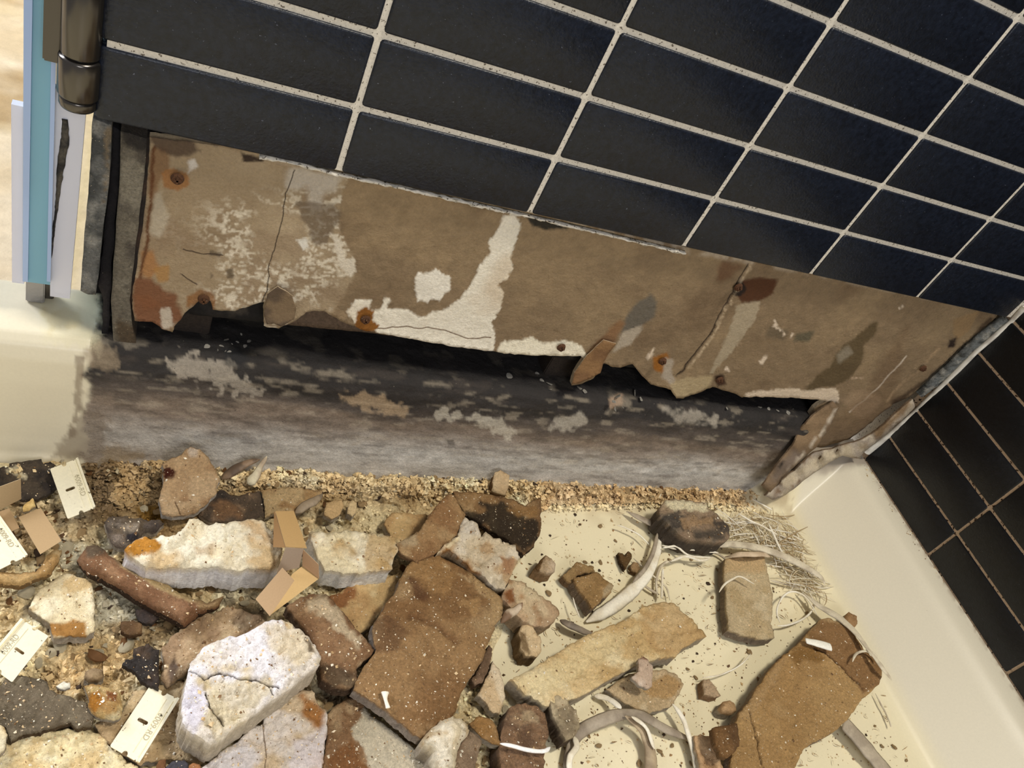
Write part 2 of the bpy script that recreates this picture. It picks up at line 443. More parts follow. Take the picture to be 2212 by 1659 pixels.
# the end of the wall (faces the glass door): tiles return round the corner
V, F = tiles_mesh([(0.006, 0.058, ZF+j*TH+G_, ZF+(j+1)*TH-G_) for j in range(ROWS)], lambda u, v, d: (-0.0015+d, u, v))
F = [f[::-1] for f in F]
mesh_obj('end_tile_facing', V, F, MT['tile'], None, wall_back, True)
box('wall_core', (0.004, 0.03, ZF+0.0), (XC, 0.085, ZF+ROWS*TH), MT['grout'], wall_back)
# back of the same wall, towards the bathroom
# right wall: grout bed, tiles in the same stack bond
ZB = 0.0655
wall_right = box('wall_right', (XC+0.0011, -1.35, ZB-0.002), (XC+0.010, 0.012, ZF+ROWS*TH), MT['grout_dirty']); tag(wall_right, kind='structure')
rects = []
for j in range(-5, ROWS):
    for k in range(0, 9):
        v0 = ZF+j*TH+G_*0.62; v1 = ZF+(j+1)*TH-G_*0.62
        if j == -5: v0 = ZB+0.001
        rects.append((k*TW2+G_*(0.62 if k else 1.0), (k+1)*TW2-G_*0.62, v0, v1))
V, F = tiles_mesh(rects, lambda u, v, d: (XC+d, -u, v))
F = [f for f in F]
mesh_obj('tile_facing', V, F, MT['tile_black'], None, wall_right, True)
box('backer_board', (XC+0.010, -1.35, 0.03), (XC+0.024, 0.10, ZF+ROWS*TH), MT['grout'], wall_right)
box('wall_core', (XC+0.024, -1.35, -0.02), (XC+0.10, 0.12, ZF+ROWS*TH), MT['grout'], wall_right)
# pale silicone bead down the corner beside the tiles of the right wall, and ragged corner packing
def strip_on(name, parent, pts, widths, mat, color, y=0.0, thick=0.003, jit=2.0, nsamp=60, bumpy=0.001, plane='y', xx=None):
    """a bead/strip following a pixel path on a wall plane, widths in metres"""
    pts = np.asarray(pts, float)
    d = np.r_[0, np.cumsum(np.hypot(*np.diff(pts, axis=0).T))]; t = np.linspace(0, d[-1], nsamp)
    px = np.stack([np.interp(t, d, pts[:, 0]), np.interp(t, d, pts[:, 1])], -1)
    w = np.interp(t, d, np.broadcast_to(widths, (len(pts),)) if np.ndim(widths) == 0 else widths)
    P = on_y(px[:, 0], px[:, 1], y) if plane == 'y' else (on_x(px[:, 0], px[:, 1], y) if plane == 'x' else on_z(px[:, 0], px[:, 1], y))
    T = np.gradient(P, axis=0); T /= np.linalg.norm(T, axis=1)[:, None]
    nrm = {'y': np.array([0, -1., 0]), 'x': np.array([-1., 0, 0]), 'z': np.array([0, 0, 1.])}[plane]
    S = np.cross(T, nrm)
    V = []; K = 9
    for k in range(K):
        a = math.pi*k/(K-1)
        off = -np.cos(a); h = math.sin(a)**0.7
        jj = (fbm(P*1.0+off, 220, 3, 7+k)-0.5)*2*bumpy
        V.append(P + S*((w/2*off)[:, None]+jj[:, None]*0.8) + nrm*((thick*h+jj*h)[:, None]))
    V.append(P+S*(w/2)[:, None]-nrm*0.002); V.append(P-S*(w/2)[:, None]-nrm*0.002)
    K += 2; n = nsamp
    V = np.concatenate(V); F = []
    for k in range(K):
        k2 = (k+1) % K
        for i in range(n-1): F.append([k*n+i, k2*n+i, k2*n+i+1, k*n+i+1])
    F.append([k*n for k in range(K)]); F.append([k*n+n-1 for k in range(K)][::-1])
    c = mixcols(V, color, 120, 4)
    return mesh_obj(name, V, F, mat, c, parent, True)
o = strip_on('corner_caulk', wall_right, [(2214, 663), (2186, 694), (2109, 759), (2043, 826), (1980, 888), (1917, 944), (1872, 978)], [0.005, 0.005, 0.005, .006, .007, .008, .012], MT['smooth'], [(226, 222, 212), (196, 190, 180)], y=-0.0015, thick=0.003, bumpy=0.0008)
o['label'] = 'pale grey caulk line'
o = strip_on('corner_packing', wall_right, [(2170, 684), (2110, 735), (2060, 785), (2020, 822), (1985, 850)], [0.010, 0.014, 0.017, 0.018, 0.010], MT['mould'], [(112, 116, 116), (66, 68, 66), (160, 158, 150)], y=0.006, thick=0.006, bumpy=0.002)
o['label'] = 'blue-grey cement packing in the corner'

# ---------------- drywall behind the missing tile rows
YD = 0.0085
OUT = [(322, 296), (540, 322), (740, 366), (1000, 420), (1150, 455), (1480, 532), (1752, 585), (1990, 630), (2165, 668), (2150, 690), (2080, 745), (2010, 810), (1975, 850),
       (1963, 858), (1931, 873), (1892, 905), (1857, 936), (1833, 952), (1751, 975), (1706, 962), (1722, 928), (1760, 885), (1786, 864),
       (1701, 858), (1640, 856), (1600, 856), (1574, 845), (1538, 834), (1505, 850), (1480, 859), (1459, 857), (1448, 838), (1404, 827), (1386, 809), (1365, 783), (1339, 792), (1318, 789),
       (1303, 783), (1281, 816), (1250, 828), (1234, 830), (1240, 808), (1262, 775), (1254, 768), (1148, 763), (1069, 757), (980, 744), (900, 730), (820, 716), (780, 708), (735, 690), (700, 668), (660, 672), (640, 690), (602, 706), (570, 700), (568, 672), (574, 650),
       (559, 651), (508, 669), (461, 666), (455, 648), (440, 640), (425, 650), (400, 674), (385, 690), (372, 712), (350, 706), (330, 690), (290, 688), (285, 640), (298, 540), (312, 420)]
bnd = densify(OUT, 6, 2.2, 11, 0.09)
# keep the top edge tucked straight behind the tiles
CR = [([(636, 368), (618, 420), (610, 470), (594, 530), (582, 570), (575, 630), (563, 650)], 0, 2.0, 1.2, 5, .05, 31), ([(810, 706), (900, 704), (960, 712), (1010, 730), (1060, 728)], 0, 2, 1.2, 4, .04, 33),
      ([(395, 540), (440, 552), (480, 552)], 0, 2.2, 1.5, 3), ([(392, 592), (410, 605), (425, 614)], 0, 2, 1.5, 2), ([(1957, 770), (1925, 805), (1890, 843), (1860, 870), (1835, 890)], 0, 3, 1.5, 2),
      ([(1618, 572), (1600, 600), (1575, 645), (1552, 690), (1530, 730), (1505, 762), (1482, 790), (1462, 812)], 0, 4, 2, 5, .06, 14)]
P2, F2 = cdt_fill(bnd, 4.6, extra=line_points(CR))
y = np.full(len(P2), YD)
V = on_y(P2[:, 0], P2[:, 1], y)
d = np.clip(sdist(P2, bnd), 0, None)
c = mixcols(V, [(138, 117, 90), (150, 128, 98), (124, 103, 78)], 14, 3, 2.0)
c = c*(0.80+0.4*fbm(V*np.array([1, 1, 1.0]), 160, 3, 8)[:, None])
# diagonal paper fibres
q = fbm(np.stack([V[:, 0]*30+V[:, 2]*8, V[:, 1]*0, V[:, 2]*90-V[:, 0]*30], -1), 4, 3, 5); c = c*(0.9+0.2*q[:, None])
def pt(poly, color, *a, **k):
    global c
    c = paint(c, P2, poly, color, *a, **k)
def ln(pts, color, *a, **k):
    global c
    c = paint_line(c, P2, pts, color, *a, **k)
stone = [(318, 290), (740, 364), (750, 390), (736, 430), (730, 480), (745, 520), (768, 565), (764, 600), (742, 640), (712, 680), (560, 720), (290, 720), (270, 560), (300, 400)]
pt(stone, (156, 136, 108), 4, 6)
sd = sdist(P2, np.array(stone, float))
inside = sd > 0
mott = np.clip((fbm(V, 22, 5, 21)-0.46)*4, 0, 1)[:, None]*inside[:, None]*np.clip((P2[:, 0]-430)/140, 0.1, 1)[:, None]
c = c*(1-mott*0.6)+lin((188, 168, 138))*mott*0.6
mott = np.clip((fbm(V, 34, 5, 61)-0.52)*6, 0, 1)[:, None]*inside[:, None]
c = c*(1-mott*0.4)+lin((132, 108, 84))*mott*0.4
qq = np.stack([V[:, 0]*1.0+V[:, 2]*0.3, V[:, 1]*0, V[:, 2]*2.0-V[:, 0]*0.35], -1)
rdg = 1-np.abs(fbm(qq, 75, 5, 4, 0.6)*2-1); rdg2 = fbm(V, 24, 3, 71)
mott = np.clip((rdg-0.90)*16, 0, 1)*np.clip((rdg2-0.42)*8, 0, 1)+np.clip((fbm(V, 240, 4, 81)-0.57)*12, 0, 1)*np.clip((rdg2-0.50)*8, 0, 1)
mott = np.clip(mott, 0, 1)[:, None]*inside[:, None]*np.clip((P2[:, 1]-400+(P2[:, 0]-560)*0.15)/60, 0.0, 1)[:, None]*np.clip((P2[:, 0]-400)/90, .12, 1)[:, None]
c = c*(1-mott*0.85)+lin((226, 214, 192))*mott*0.85
pt([(622, 362), (738, 372), (725, 410), (700, 420), (690, 470), (675, 460), (660, 410), (620, 405)], (196, 186, 172), 14, 12, strength=.75)
pt([(640, 440), (720, 440), (735, 460), (705, 520), (680, 535), (668, 500)], (108, 92, 74), 8, 16, strength=.75)
for poly in ([(715, 505), (735, 515), (738, 540), (745, 560), (765, 560), (770, 585), (758, 597), (745, 585), (735, 575), (728, 545)],): pt(poly, (216, 204, 184), 2, 4)
pt([(640, 520), (660, 518), (668, 535), (655, 545)], (225, 218, 205), 3, 5)
# orange and rust marks at the left
pt([(330, 310), (362, 320), (370, 345), (350, 380), (338, 440), (322, 430), (318, 350)], (124, 92, 62), 8, 10, strength=.8)
pt([(350, 375), (375, 362), (405, 378), (408, 400), (385, 412), (352, 408)], (150, 100, 52), 3, 5, strength=.8)
pt([(405, 350), (420, 345), (425, 360), (408, 372)], (205, 196, 186), 6, 8)
pt([(335, 420), (350, 410), (362, 470), (345, 520), (325, 500)], (178, 164, 142), 10, 12)
pt([(305, 545), (330, 545), (345, 580), (325, 600), (300, 590)], (164, 112, 62), 8, 9, strength=.75)
pt([(332, 580), (362, 575), (362, 605), (340, 612)], (170, 126, 70), 5, 7, strength=.75)
pt([(290, 600), (330, 605), (380, 640), (400, 690), (350, 712), (285, 690)], (122, 82, 56), 8, 10)
pt([(300, 640), (345, 645), (350, 662), (310, 672)], (128, 82, 52), 8, 10, strength=.7)
pt([(345, 665), (368, 660), (375, 700), (352, 708)], (190, 176, 158), 4, 6)
pt([(402, 640), (430, 626), (455, 632), (466, 650), (460, 672), (442, 660), (420, 655), (405, 660)], (136, 92, 50), 3, 5, strength=.85)
ln([(332, 320), (326, 420), (318, 520), (300, 600)], (96, 60, 34), 7, 4, 5)
pt([(325, 292), (420, 306), (430, 325), (380, 345), (330, 320)], (70, 52, 42), 6, 10, strength=.8)
pt([(520, 330), (580, 345), (560, 352), (525, 350)], (60, 46, 36), 4, 6)
for p in ([(455, 545), (480, 548), (475, 556), (450, 552)], [(490, 585), (502, 583), (505, 600), (492, 602)], [(455, 590), (465, 598), (455, 602)]): pt(p, (92, 78, 60), 3, 5, strength=.8)
ln([(395, 540), (440, 552), (480, 552)], (60, 44, 34), 2.2, 1.5, 3)
ln([(392, 592), (410, 605), (425, 614)], (60, 44, 34), 2, 1.5, 2)
# hairline crack
ln([(636, 368), (618, 420), (610, 470), (594, 530), (582, 570), (575, 630), (563, 650)], (52, 40, 30), 2.0, 1.2, 5, .05, 31)
# scraped white gypsum showing through the brown face paper
W1 = [(1109, 463), (1127, 485), (1116, 518), (1102, 561), (1109, 579), (1094, 604), (1076, 615), (1088, 632), (1080, 669), (1062, 695), (1069, 716), (1065, 760), (980, 748), (900, 734), (820, 718), (770, 700), (749, 673),
      (769, 648), (805, 648), (794, 668), (819, 669), (832, 641), (844, 644), (834, 666), (881, 666), (905, 682), (913, 682), (930, 674), (960, 669), (993, 644), (1022, 608), (1036, 575), (1058, 546), (1058, 518), (1080, 489), (1087, 467)]
W2 = [(895, 600), (905, 588), (925, 588), (942, 580), (955, 588), (973, 597), (971, 626), (955, 640), (950, 650), (935, 645), (925, 652), (903, 648), (897, 625)]
W3 = [(1066, 770), (1080, 742), (1092, 735), (1094, 742), (1110, 733), (1125, 735), (1150, 728), (1165, 740), (1185, 742), (1215, 735), (1245, 742), (1262, 756), (1268, 775)]
W4 = [(1610, 850), (1640, 842), (1700, 838), (1748, 842), (1790, 838), (1812, 842), (1810, 868), (1700, 862), (1610, 866)]
W5 = [(1629, 640), (1643, 642), (1632, 690), (1600, 730), (1575, 765), (1545, 800), (1531, 812), (1540, 785), (1553, 762), (1568, 730), (1582, 690), (1592, 660)]
WP = [(W1, (240, 231, 212)), (W2, (240, 232, 216)), (W3, (240, 230, 206)), (W4, (222, 202, 176)), (W5, (172, 156, 130))]
for poly, cc in WP: pt(poly, cc, 1.5, 3.5, 0.09)
m = (sdist(P2, np.array(W1, float)) > 0)[:, None]*np.clip((fbm(V, 22, 3, 9)-0.5)*5, 0, 1)[:, None]
c = c*(1-m*0.5)+lin((206, 180, 146))*m*0.5
ln([(810, 706), (900, 704), (960, 712), (1010, 730), (1060, 728)], (110, 84, 60), 2, 1.2, 4, .04, 33)
# rust and mould spots
pt([(770, 672), (790, 662), (806, 672), (802, 690), (820, 700), (810, 708), (785, 714), (762, 712), (765, 695)], (138, 88, 34), 2, 3)
pt([(1548, 605), (1560, 560), (1600, 575), (1580, 600)], (100, 62, 38), 12, 8, strength=.6)
pt([(1585, 622), (1605, 604), (1640, 600), (1682, 604), (1668, 632), (1640, 648), (1600, 655)], (84, 52, 30), 4, 5)
pt([(1582, 618), (1602, 608), (1612, 625), (1600, 640), (1584, 636)], (38, 26, 20), 3, 4)
pt([(1404, 635), (1422, 653), (1410, 690), (1396, 700), (1345, 745), (1338, 745), (1352, 688), (1375, 655)], (104, 98, 88), 7, 10, strength=.9)
pt([(1345, 720), (1392, 702), (1362, 742), (1325, 762)], (178, 164, 144), 4, 5)
pt([(1268, 770), (1300, 730), (1340, 690), (1350, 700), (1320, 750), (1300, 785)], (138, 104, 72), 6, 7)
pt([(1410, 770), (1440, 762), (1450, 790), (1430, 805), (1412, 795)], (156, 100, 38), 4, 6)
pt([(1436, 772), (1452, 778), (1455, 830), (1430, 812)], (176, 162, 144), 4, 6)
pt([(1450, 830), (1480, 812), (1535, 815), (1530, 838), (1480, 858), (1455, 856)], (180, 160, 124), 4, 7)
pt([(1545, 812), (1562, 808), (1566, 828), (1550, 832)], (62, 38, 22), 5, 4)
pt([(1660, 700), (1700, 715), (1690, 735), (1655, 725)], (96, 84, 66), 9, 8, strength=.7)
pt([(1720, 720), (1758, 715), (1745, 735), (1712, 738)], (88, 84, 66), 6, 6, strength=.8)
pt([(1900, 688), (1888, 724), (1866, 745), (1860, 783), (1838, 815), (1800, 835), (1735, 845), (1760, 812), (1795, 790), (1805, 762), (1837, 732), (1870, 705)], (92, 76, 50), 3, 6, strength=.9)
pt([(1805, 765), (1832, 745), (1840, 760), (1812, 782)], (142, 130, 110), 6, 7)
for p in ([(1673, 690), (1680, 700), (1678, 712), (1670, 705)], [(1681, 708), (1688, 712), (1684, 718)], [(1689, 716), (1698, 718), (1692, 725)], [(1709, 718), (1714, 722), (1708, 728)], [(1640, 780), (1658, 762), (1655, 778), (1645, 788)], [(1935, 668), (1952, 655), (1948, 664)], [(1396, 770), (1412, 752), (1410, 765), (1400, 778)], [(1560, 800), (1572, 790)] + [(1575, 800)]): pt(p, (226, 206, 182), 1.5, 1.5)
ln([(1957, 770), (1925, 805), (1890, 843), (1860, 870), (1835, 890)], (222, 206, 186), 3, 1.5, 2)
ln([(1840, 816), (1878, 818)], (206, 178, 150), 2, 1.5, 2)
pt([(1815, 862), (1860, 838), (1905, 860), (1880, 900), (1850, 905), (1830, 880)], (168, 142, 112), 8, 10, strength=.7)
pt([(1960, 700), (1930, 880), (1860, 940), (1760, 970), (1800, 900), (1880, 850), (1900, 780)], (96, 68, 44), 20, 14, strength=.35)
pt([(2058, 690), (2115, 672), (2095, 712), (2068, 735), (2060, 722)], (156, 128, 92), 3, 4)
pt([(2050, 735), (2068, 728), (2062, 750), (2045, 752)], (44, 30, 22), 4, 3)
ln([(2140, 690), (2075, 760), (2015, 815), (1960, 850), (1930, 872)], (60, 42, 28), 10, 4, 4, strength=.8)
ln([(2030, 750), (1995, 790), (1940, 838), (1915, 868)], (178, 150, 116), 4, 3, 4, strength=.8)
# seam between two boards
ln([(1618, 572), (1600, 600), (1575, 645), (1552, 690), (1530, 730), (1505, 762), (1482, 790), (1462, 812)], (56, 42, 30), 4, 2, 5, .06, 14)
ln([(1622, 574), (1605, 603), (1580, 648), (1556, 693), (1534, 734), (1509, 766), (1488, 792)], (206, 184, 152), 3.0, 2, 5, .06, 14, strength=.8)
pt([(1138, 470), (1160, 470), (1215, 482), (1240, 497), (1200, 500), (1150, 492)], (50, 46, 38), 5, 8)
ln([(1215, 497), (1250, 492)], (160, 140, 110), 3, 2, 3)
# grout smears right under the tiles
tl = np.array([(322, 300), (735, 372), (1150, 462), (1475, 540), (1752, 592), (1983, 637), (2160, 675)], float)
yy = np.interp(P2[:, 0], tl[:, 0], tl[:, 1]); nn = fbm(p3(P2), 0.05, 4, 77)
m = (np.clip(1-(P2[:, 1]-yy)/8.0, 0, 1)*np.clip((nn-0.42)*8, 0, 1))[:, None]*np.clip((P2[:, 0]-560)/100, 0, 1)[:, None]
c = c*(1-m)+lin((180, 164, 142))*m
# relief: face paper stands proud of the scraped places; seam is a groove; holes
rel = (fbm(V, 60, 4, 2)-0.5)*0.0022 + (fbm(V, 9, 2, 6)-.5)*0.003
for poly, cc in WP[:4]:
    s = sdist(P2, np.array(poly, float)) + (fbm(p3(P2), 0.09, 4, 5)-0.5)*7.0
    rel -= 0.0006*np.clip(s/1.5+0.5, 0, 1)*-1
ds = np.full(len(P2), 1e9)
for a, b in (((1618, 572), (1575, 645)), ((1575, 645), (1530, 730)), ((1530, 730), (1462, 812))):
    a = np.array(a, float); e = np.array(b, float)-a; t = np.clip(((P2-a)@e)/(e@e), 0, 1); qd = P2-(a+t[:, None]*e); ds = np.minimum(ds, np.hypot(qd[:, 0], qd[:, 1]))
rel -= 0.002*np.exp(-(ds/3)**2)
rel += 0.0045*np.exp(-d/14)*np.clip((P2[:, 1]-560-(P2[:, 0]-400)*0.12)/60, 0, 1)*(P2[:, 0] < 1480)*0.5
V[:, 1] -= rel
dn = np.zeros_like(V); dn[:, 1] = 0.0065
VV, FF, CC, nf = extrude_sheet(V, F2[:, ::-1], dn, 1, 0.001, c, (196, 178, 150), 3)
wall_board = mesh_obj('wall_drywall', VV, FF, MT['wallpaper'], CC, None, True, nf); tag(wall_board, kind='structure')
# second board layer with a straight sawn lower edge, framing and black cavity behind
def plate_px(name, poly, y, thick, cols, mat, parent, step=9, jit=1.2, amp=0.0006, side=(80, 70, 60), patches=(), mott=40):
    b_ = densify(poly, step, jit, 5); Q, Fq = cdt_fill(b_, step)
    Vq = on_y(Q[:, 0], Q[:, 1], np.full(len(Q), y)); cq = mixcols(Vq, cols, mott, 6)
    for p in patches: cq = paint(cq, Q, *p)
    Vq[:, 1] -= (fbm(Vq, 60, 4, 3)-0.5)*2*amp
    dq = np.zeros_like(Vq); dq[:, 1] = thick
    a_, f_, c_, n_ = extrude_sheet(Vq, Fq[:, ::-1], dq, 1, 0, cq, side)
    return mesh_obj(name, a_, f_, MT[mat], c_, parent, True, n_)
o = plate_px('backing_board', [(330, 640), (560, 620), (760, 660), (1300, 720), (1420, 760), (1420, 800), (1255, 781), (1148, 764), (1000, 747), (800, 720), (575, 697), (380, 675), (335, 672)], 0.0168, 0.008, [(34, 31, 30), (22, 20, 20), (60, 54, 48)], 'dark', wall_board,
             side=(120, 104, 86), patches=[([(600, 655), (650, 665), (690, 650), (760, 680), (860, 700), (860, 735), (640, 712), (600, 700)], (92, 76, 62), 6, 12)])
o['label'] = 'black mouldy second board with a straight lower edge'
# peeled flap, hole with screw
for nm, poly, cols in (('hanging_paper_flap', [(1268, 768), (1303, 735), (1330, 742), (1304, 782), (1296, 806), (1276, 817), (1250, 828), (1235, 829), (1240, 806)], [(140, 106, 70), (122, 90, 60)]),
                       ('hanging_paper_flap', [(577, 636), (600, 618), (632, 640), (640, 668), (634, 690), (606, 705), (592, 698), (576, 700), (570, 680)], [(118, 98, 74), (92, 76, 60)])):
    b_ = densify(poly, 5, 1.6, 9); Q, Fq = cdt_fill(b_, 5)
    t = (Q[:, 1]-Q[:, 1].min())/(np.ptp(Q[:, 1]))
    yy_ = 0.0045-0.009*t**2
    Vq = on_y(Q[:, 0], Q[:, 1], yy_); cq = mixcols(Vq, cols, 60, 6)
    dq = np.zeros_like(Vq); dq[:, 1] = 0.001
    a_, f_, c_, n_ = extrude_sheet(Vq, Fq[:, ::-1], dq, 1, 0, cq, (200, 180, 150))
    mesh_obj(nm, a_, f_, MT['wallpaper'], c_, wall_board, True, n_)
# rusty screws
def screw(px, py, r_=0.0045, y=0.004):
    P = on_y(px, py, y); bm = bmesh.new()
    bmesh.ops.create_cone(bm, cap_ends=True, segments=20, radius1=r_, radius2=r_*0.75, depth=0.0025)
    bmesh.ops.rotate(bm, verts=bm.verts, cent=(0, 0, 0), matrix=Matrix.Rotation(math.radians(90), 3, 'X'))
    for s in range(2):
        g = bmesh.ops.create_cube(bm, size=1)['verts']
        for v in g: v.co = Vector((v.co.x*(r_*1.2 if s == 0 else r_*.3), v.co.y*0.003-0.0009, v.co.z*(r_*.3 if s == 0 else r_*1.2)))
    V = [np.array(v.co[:])+P for v in bm.verts]; F = [[v.index for v in f.verts] for f in bm.faces]; bm.free()
    c_ = np.tile(lin((92, 56, 28)), (len(V), 1))
    mesh_obj('rusty_screw', V, F, MT['mould'], c_, wall_board, False)
for s in ((440, 648), (790, 692), (1213, 752), (1432, 782), (1555, 822), (1596, 622), (383, 388), (1995, 797)): screw(*s)

# cavity behind and below the boards
cav = []
box('wall_cavity', (0.0, 0.062, 0.10), (XC, 0.070, ZF+0.02), MT['dark'], None, col=(24, 21, 20)); tag(bpy.data.objects['wall_cavity'], kind='structure')  # panel coloured near black, the darkness of the cavity painted in
wc = bpy.data.objects['wall_cavity']
for x0 in (0.055, 0.42, 0.80):
    box('framing_stud', (x0, 0.0255, 0.122), (x0+0.040, 0.060, ZF+0.005), MT['dark'], wc, 0.001, col=(46, 38, 32))

# ---------------- the open end of the wall, left of the drywall: edge trim, black gap, cement strip
def yplate(name, poly, y, thick, cols, mat, side, label=None, **k):
    o = plate_px(name, poly, y, thick, cols, mat, wend, side=side, **k)
    if label: o['label'] = label
    return o
wend = empty('wall_end', (0.01, 0.02, 0.125), kind='structure')
yplate('edge_board', [(200, 255), (241, 270), (238, 360), (230, 440), (222, 500), (217, 545), (212, 600), (206, 637), (190, 636), (174, 628), (178, 560), (184, 490), (192, 400), (196, 330)], 0.002, 0.035,
       [(104, 104, 102), (62, 64, 64), (140, 138, 132)], 'mould', (92, 92, 90), 'grey speckled edge board', patches=[([(225, 270), (241, 272), (236, 380), (226, 440), (228, 360)], (122, 104, 78), 3, 5, .05, .8)], mott=70)
yplate('gap_shade_sheet', [(239, 270), (264, 285), (258, 380), (250, 470), (243, 560), (238, 650), (232, 740), (220, 742), (222, 650), (212, 610), (222, 540), (231, 440), (238, 350)], 0.012, 0.02,
       [(20, 18, 22), (34, 30, 32)], 'dark', (20, 18, 18), 'black sheet for the shaded gap', jit=3)  # black sheet, the shade of the gap put into its colour
yplate('cement_strip', [(261, 283), (318, 300), (312, 380), (304, 440), (296, 510), (288, 580), (280, 650), (285, 700), (300, 772), (262, 770), (245, 745), (240, 650), (246, 560), (252, 470), (259, 380)], 0.006, 0.03,
       [(112, 104, 90), (132, 124, 108), (84, 76, 66)], 'mould', (90, 80, 70), 'grey cracked cement strip', mott=50, amp=0.0012,
       patches=[([(262, 280), (325, 295), (322, 330), (262, 318)], (40, 34, 30), 8, 8), ([(250, 690), (300, 700), (302, 772), (250, 770)], (86, 70, 50), 12, 10)])
yplate('gap_shade_sheet', [(306, 296), (324, 298), (318, 400), (306, 500), (296, 570), (288, 640), (276, 690), (270, 640), (284, 560), (296, 470), (304, 380)], 0.0075, 0.02,
       [(28, 22, 20), (50, 36, 28)], 'dark', (20, 18, 18), jit=2)  # second gap, its shade painted as a black sheet
# ragged grout left along the underside of the lowest tiles
pts = [(560, 336), (640, 352), (735, 376), (900, 412), (1050, 446), (1150, 468), (1300, 503), (1480, 546)]
o = strip_on('grout_remains', wall_back, pts, 0.0020, MT['grout'], [(200, 190, 175)], y=0.004, thick=0.0022, bumpy=0.0018, nsamp=160)
o['label'] = 'crumbled pale grout under the lowest tiles'
# ================================================================== THE SHOWER PAN
pan = empty('shower_pan', (0.4, -0.3, 0.0), 'cream moulded shower pan with a raised sloping rim, strewn with demolition rubble', 'shower pan')
def grid_mesh(name, X, Y, Z, mat, col=None, parent=None, flip=False):
    n, m_ = X.shape; V = np.stack([X, Y, Z], -1).reshape(-1, 3)
    i = np.arange(n*m_).reshape(n, m_); a = i[:-1, :-1].ravel(); b = i[1:, :-1].ravel(); c_ = i[1:, 1:].ravel(); d_ = i[:-1, 1:].ravel()
    F = np.stack([a, b, c_, d_], 1)
    if flip: F = F[:, ::-1]
    return mesh_obj(name, V, F, mat, col, parent, True)
def smooth(t): t = np.clip(t, 0, 1); return t*t*(3-2*t)
# floor and right-hand rim in one sweep along y
prof = [(-0.75, 0.0), (0.79, 0.0), (0.806, 0.0012), (0.818, 0.0045), (0.826, 0.0100), (0.842, 0.0215), (0.868, 0.0405), (0.890, 0.0565), (0.898, 0.0615), (0.904, 0.0638), (0.914, 0.0648), (0.9305, 0.0652)]
pr_ = np.array(prof); s = np.r_[0, np.cumsum(np.hypot(*np.diff(pr_, axis=0).T))]
t = np.r_[np.linspace(0, s[1]-0.03, 260), np.linspace(s[1]-0.028, s[-1], 50)]
px_, pz_ = np.interp(t, s, pr_[:, 0]), np.interp(t, s, pr_[:, 1])
ys = np.r_[np.linspace(-1.35, -0.55, 60), np.linspace(-0.545, 0.03, 190)]
X, Y = np.meshgrid(px_, ys, indexing='ij'); Z = np.repeat(pz_[:, None], len(ys), 1)
# cove up the back at the corner
back = np.clip((Y+0.060)/0.07, 0, 1)
hb = 0.068*smooth(back)
wx = smooth((X-0.70)/0.12)
Z = np.maximum(Z, hb*wx)
Pn = np.stack([X, Y, Z], -1).reshape(-1, 3)
c = np.tile(lin((238, 226, 190)), (len(Pn), 1))
n1 = fbm(Pn, 12, 4, 5)[:, None]; c = c*(1-0.10*n1)
rim = smooth((Pn[:, 0]-0.815)/0.02)[:, None]
c = c*(1-rim)+lin((228, 219, 196))*rim  # rim greyer than the floor, shading of the slope put into the colour
# dust and grime: dirtier at the foot of the curb and along the tile joint
px2 = to_px(Pn)
vis = (px2[:, 0] > -100) & (px2[:, 0] < 2350) & (px2[:, 1] > 500) & (px2[:, 1] < 1800)
gr = np.clip(1-(-Pn[:, 1]-0.03)/0.05, 0, 1)*np.clip((fbm(Pn, 60, 4, 9)-0.35)*4, 0, 1)*(Pn[:, 0] < 0.82)
c = c*(1-0.6*gr[:, None])+lin((150, 122, 84))*0.6*gr[:, None]
e_ = np.clip(1-(0.9299-Pn[:, 0])/0.008, 0, 1)*np.clip((fbm(Pn, 200, 3, 4)-0.45)*6, 0, 1)
c = c*(1-0.6*e_[:, None])+lin((130, 104, 76))*0.6*e_[:, None]
cr = smooth((Pn[:, 1]+0.022+0.02*(fbm(Pn, 50, 3, 2)-.5))/0.012)*(Pn[:, 0] > 0.6)
c = c*(1-cr[:, None])+lin((170, 158, 142))*cr[:, None]
grid_mesh('basin_floor', X, Y, Z, MT['pan'], c, pan)
# curb under the wall: inner face, top and outer face, swept along x
prof = [(-0.040, -0.001), (-0.030, 0.004), (-0.0235, 0.014), (-0.020, 0.030), (-0.016, 0.055), (-0.012, 0.085), (-0.008, 0.108), (-0.003, 0.119), (0.005, 0.1245), (0.020, 0.1255), (0.058, 0.1255), (0.064, 0.122), (0.066, 0.11), (0.068, -0.06)]
pr_ = np.array(prof); s = np.r_[0, np.cumsum(np.hypot(*np.diff(pr_, axis=0).T))]
t = np.linspace(0, s[-1], 170); py_, pz_ = np.interp(t, s, pr_[:, 0]), np.interp(t, s, pr_[:, 1])
xs = np.r_[np.linspace(-0.75, -0.12, 30), np.linspace(-0.115, 0.800, 540)]
X, T = np.meshgrid(xs, t, indexing='ij'); Y = np.interp(T, t, py_); Z = np.interp(T, t, pz_)
Pn = np.stack([X, Y, Z], -1).reshape(-1, 3)
lump = (fbm(Pn*np.array([0.5, 1, 1]), 34, 4, 3)-0.5)*0.007 + (fbm(Pn, 160, 3, 5)-.5)*0.0016
dirty = smooth((X.ravel()-0.006+0.010*(fbm(Pn, 60, 3, 8)-.5)*2)/0.006)*smooth((0.064-Y.ravel())/0.01)
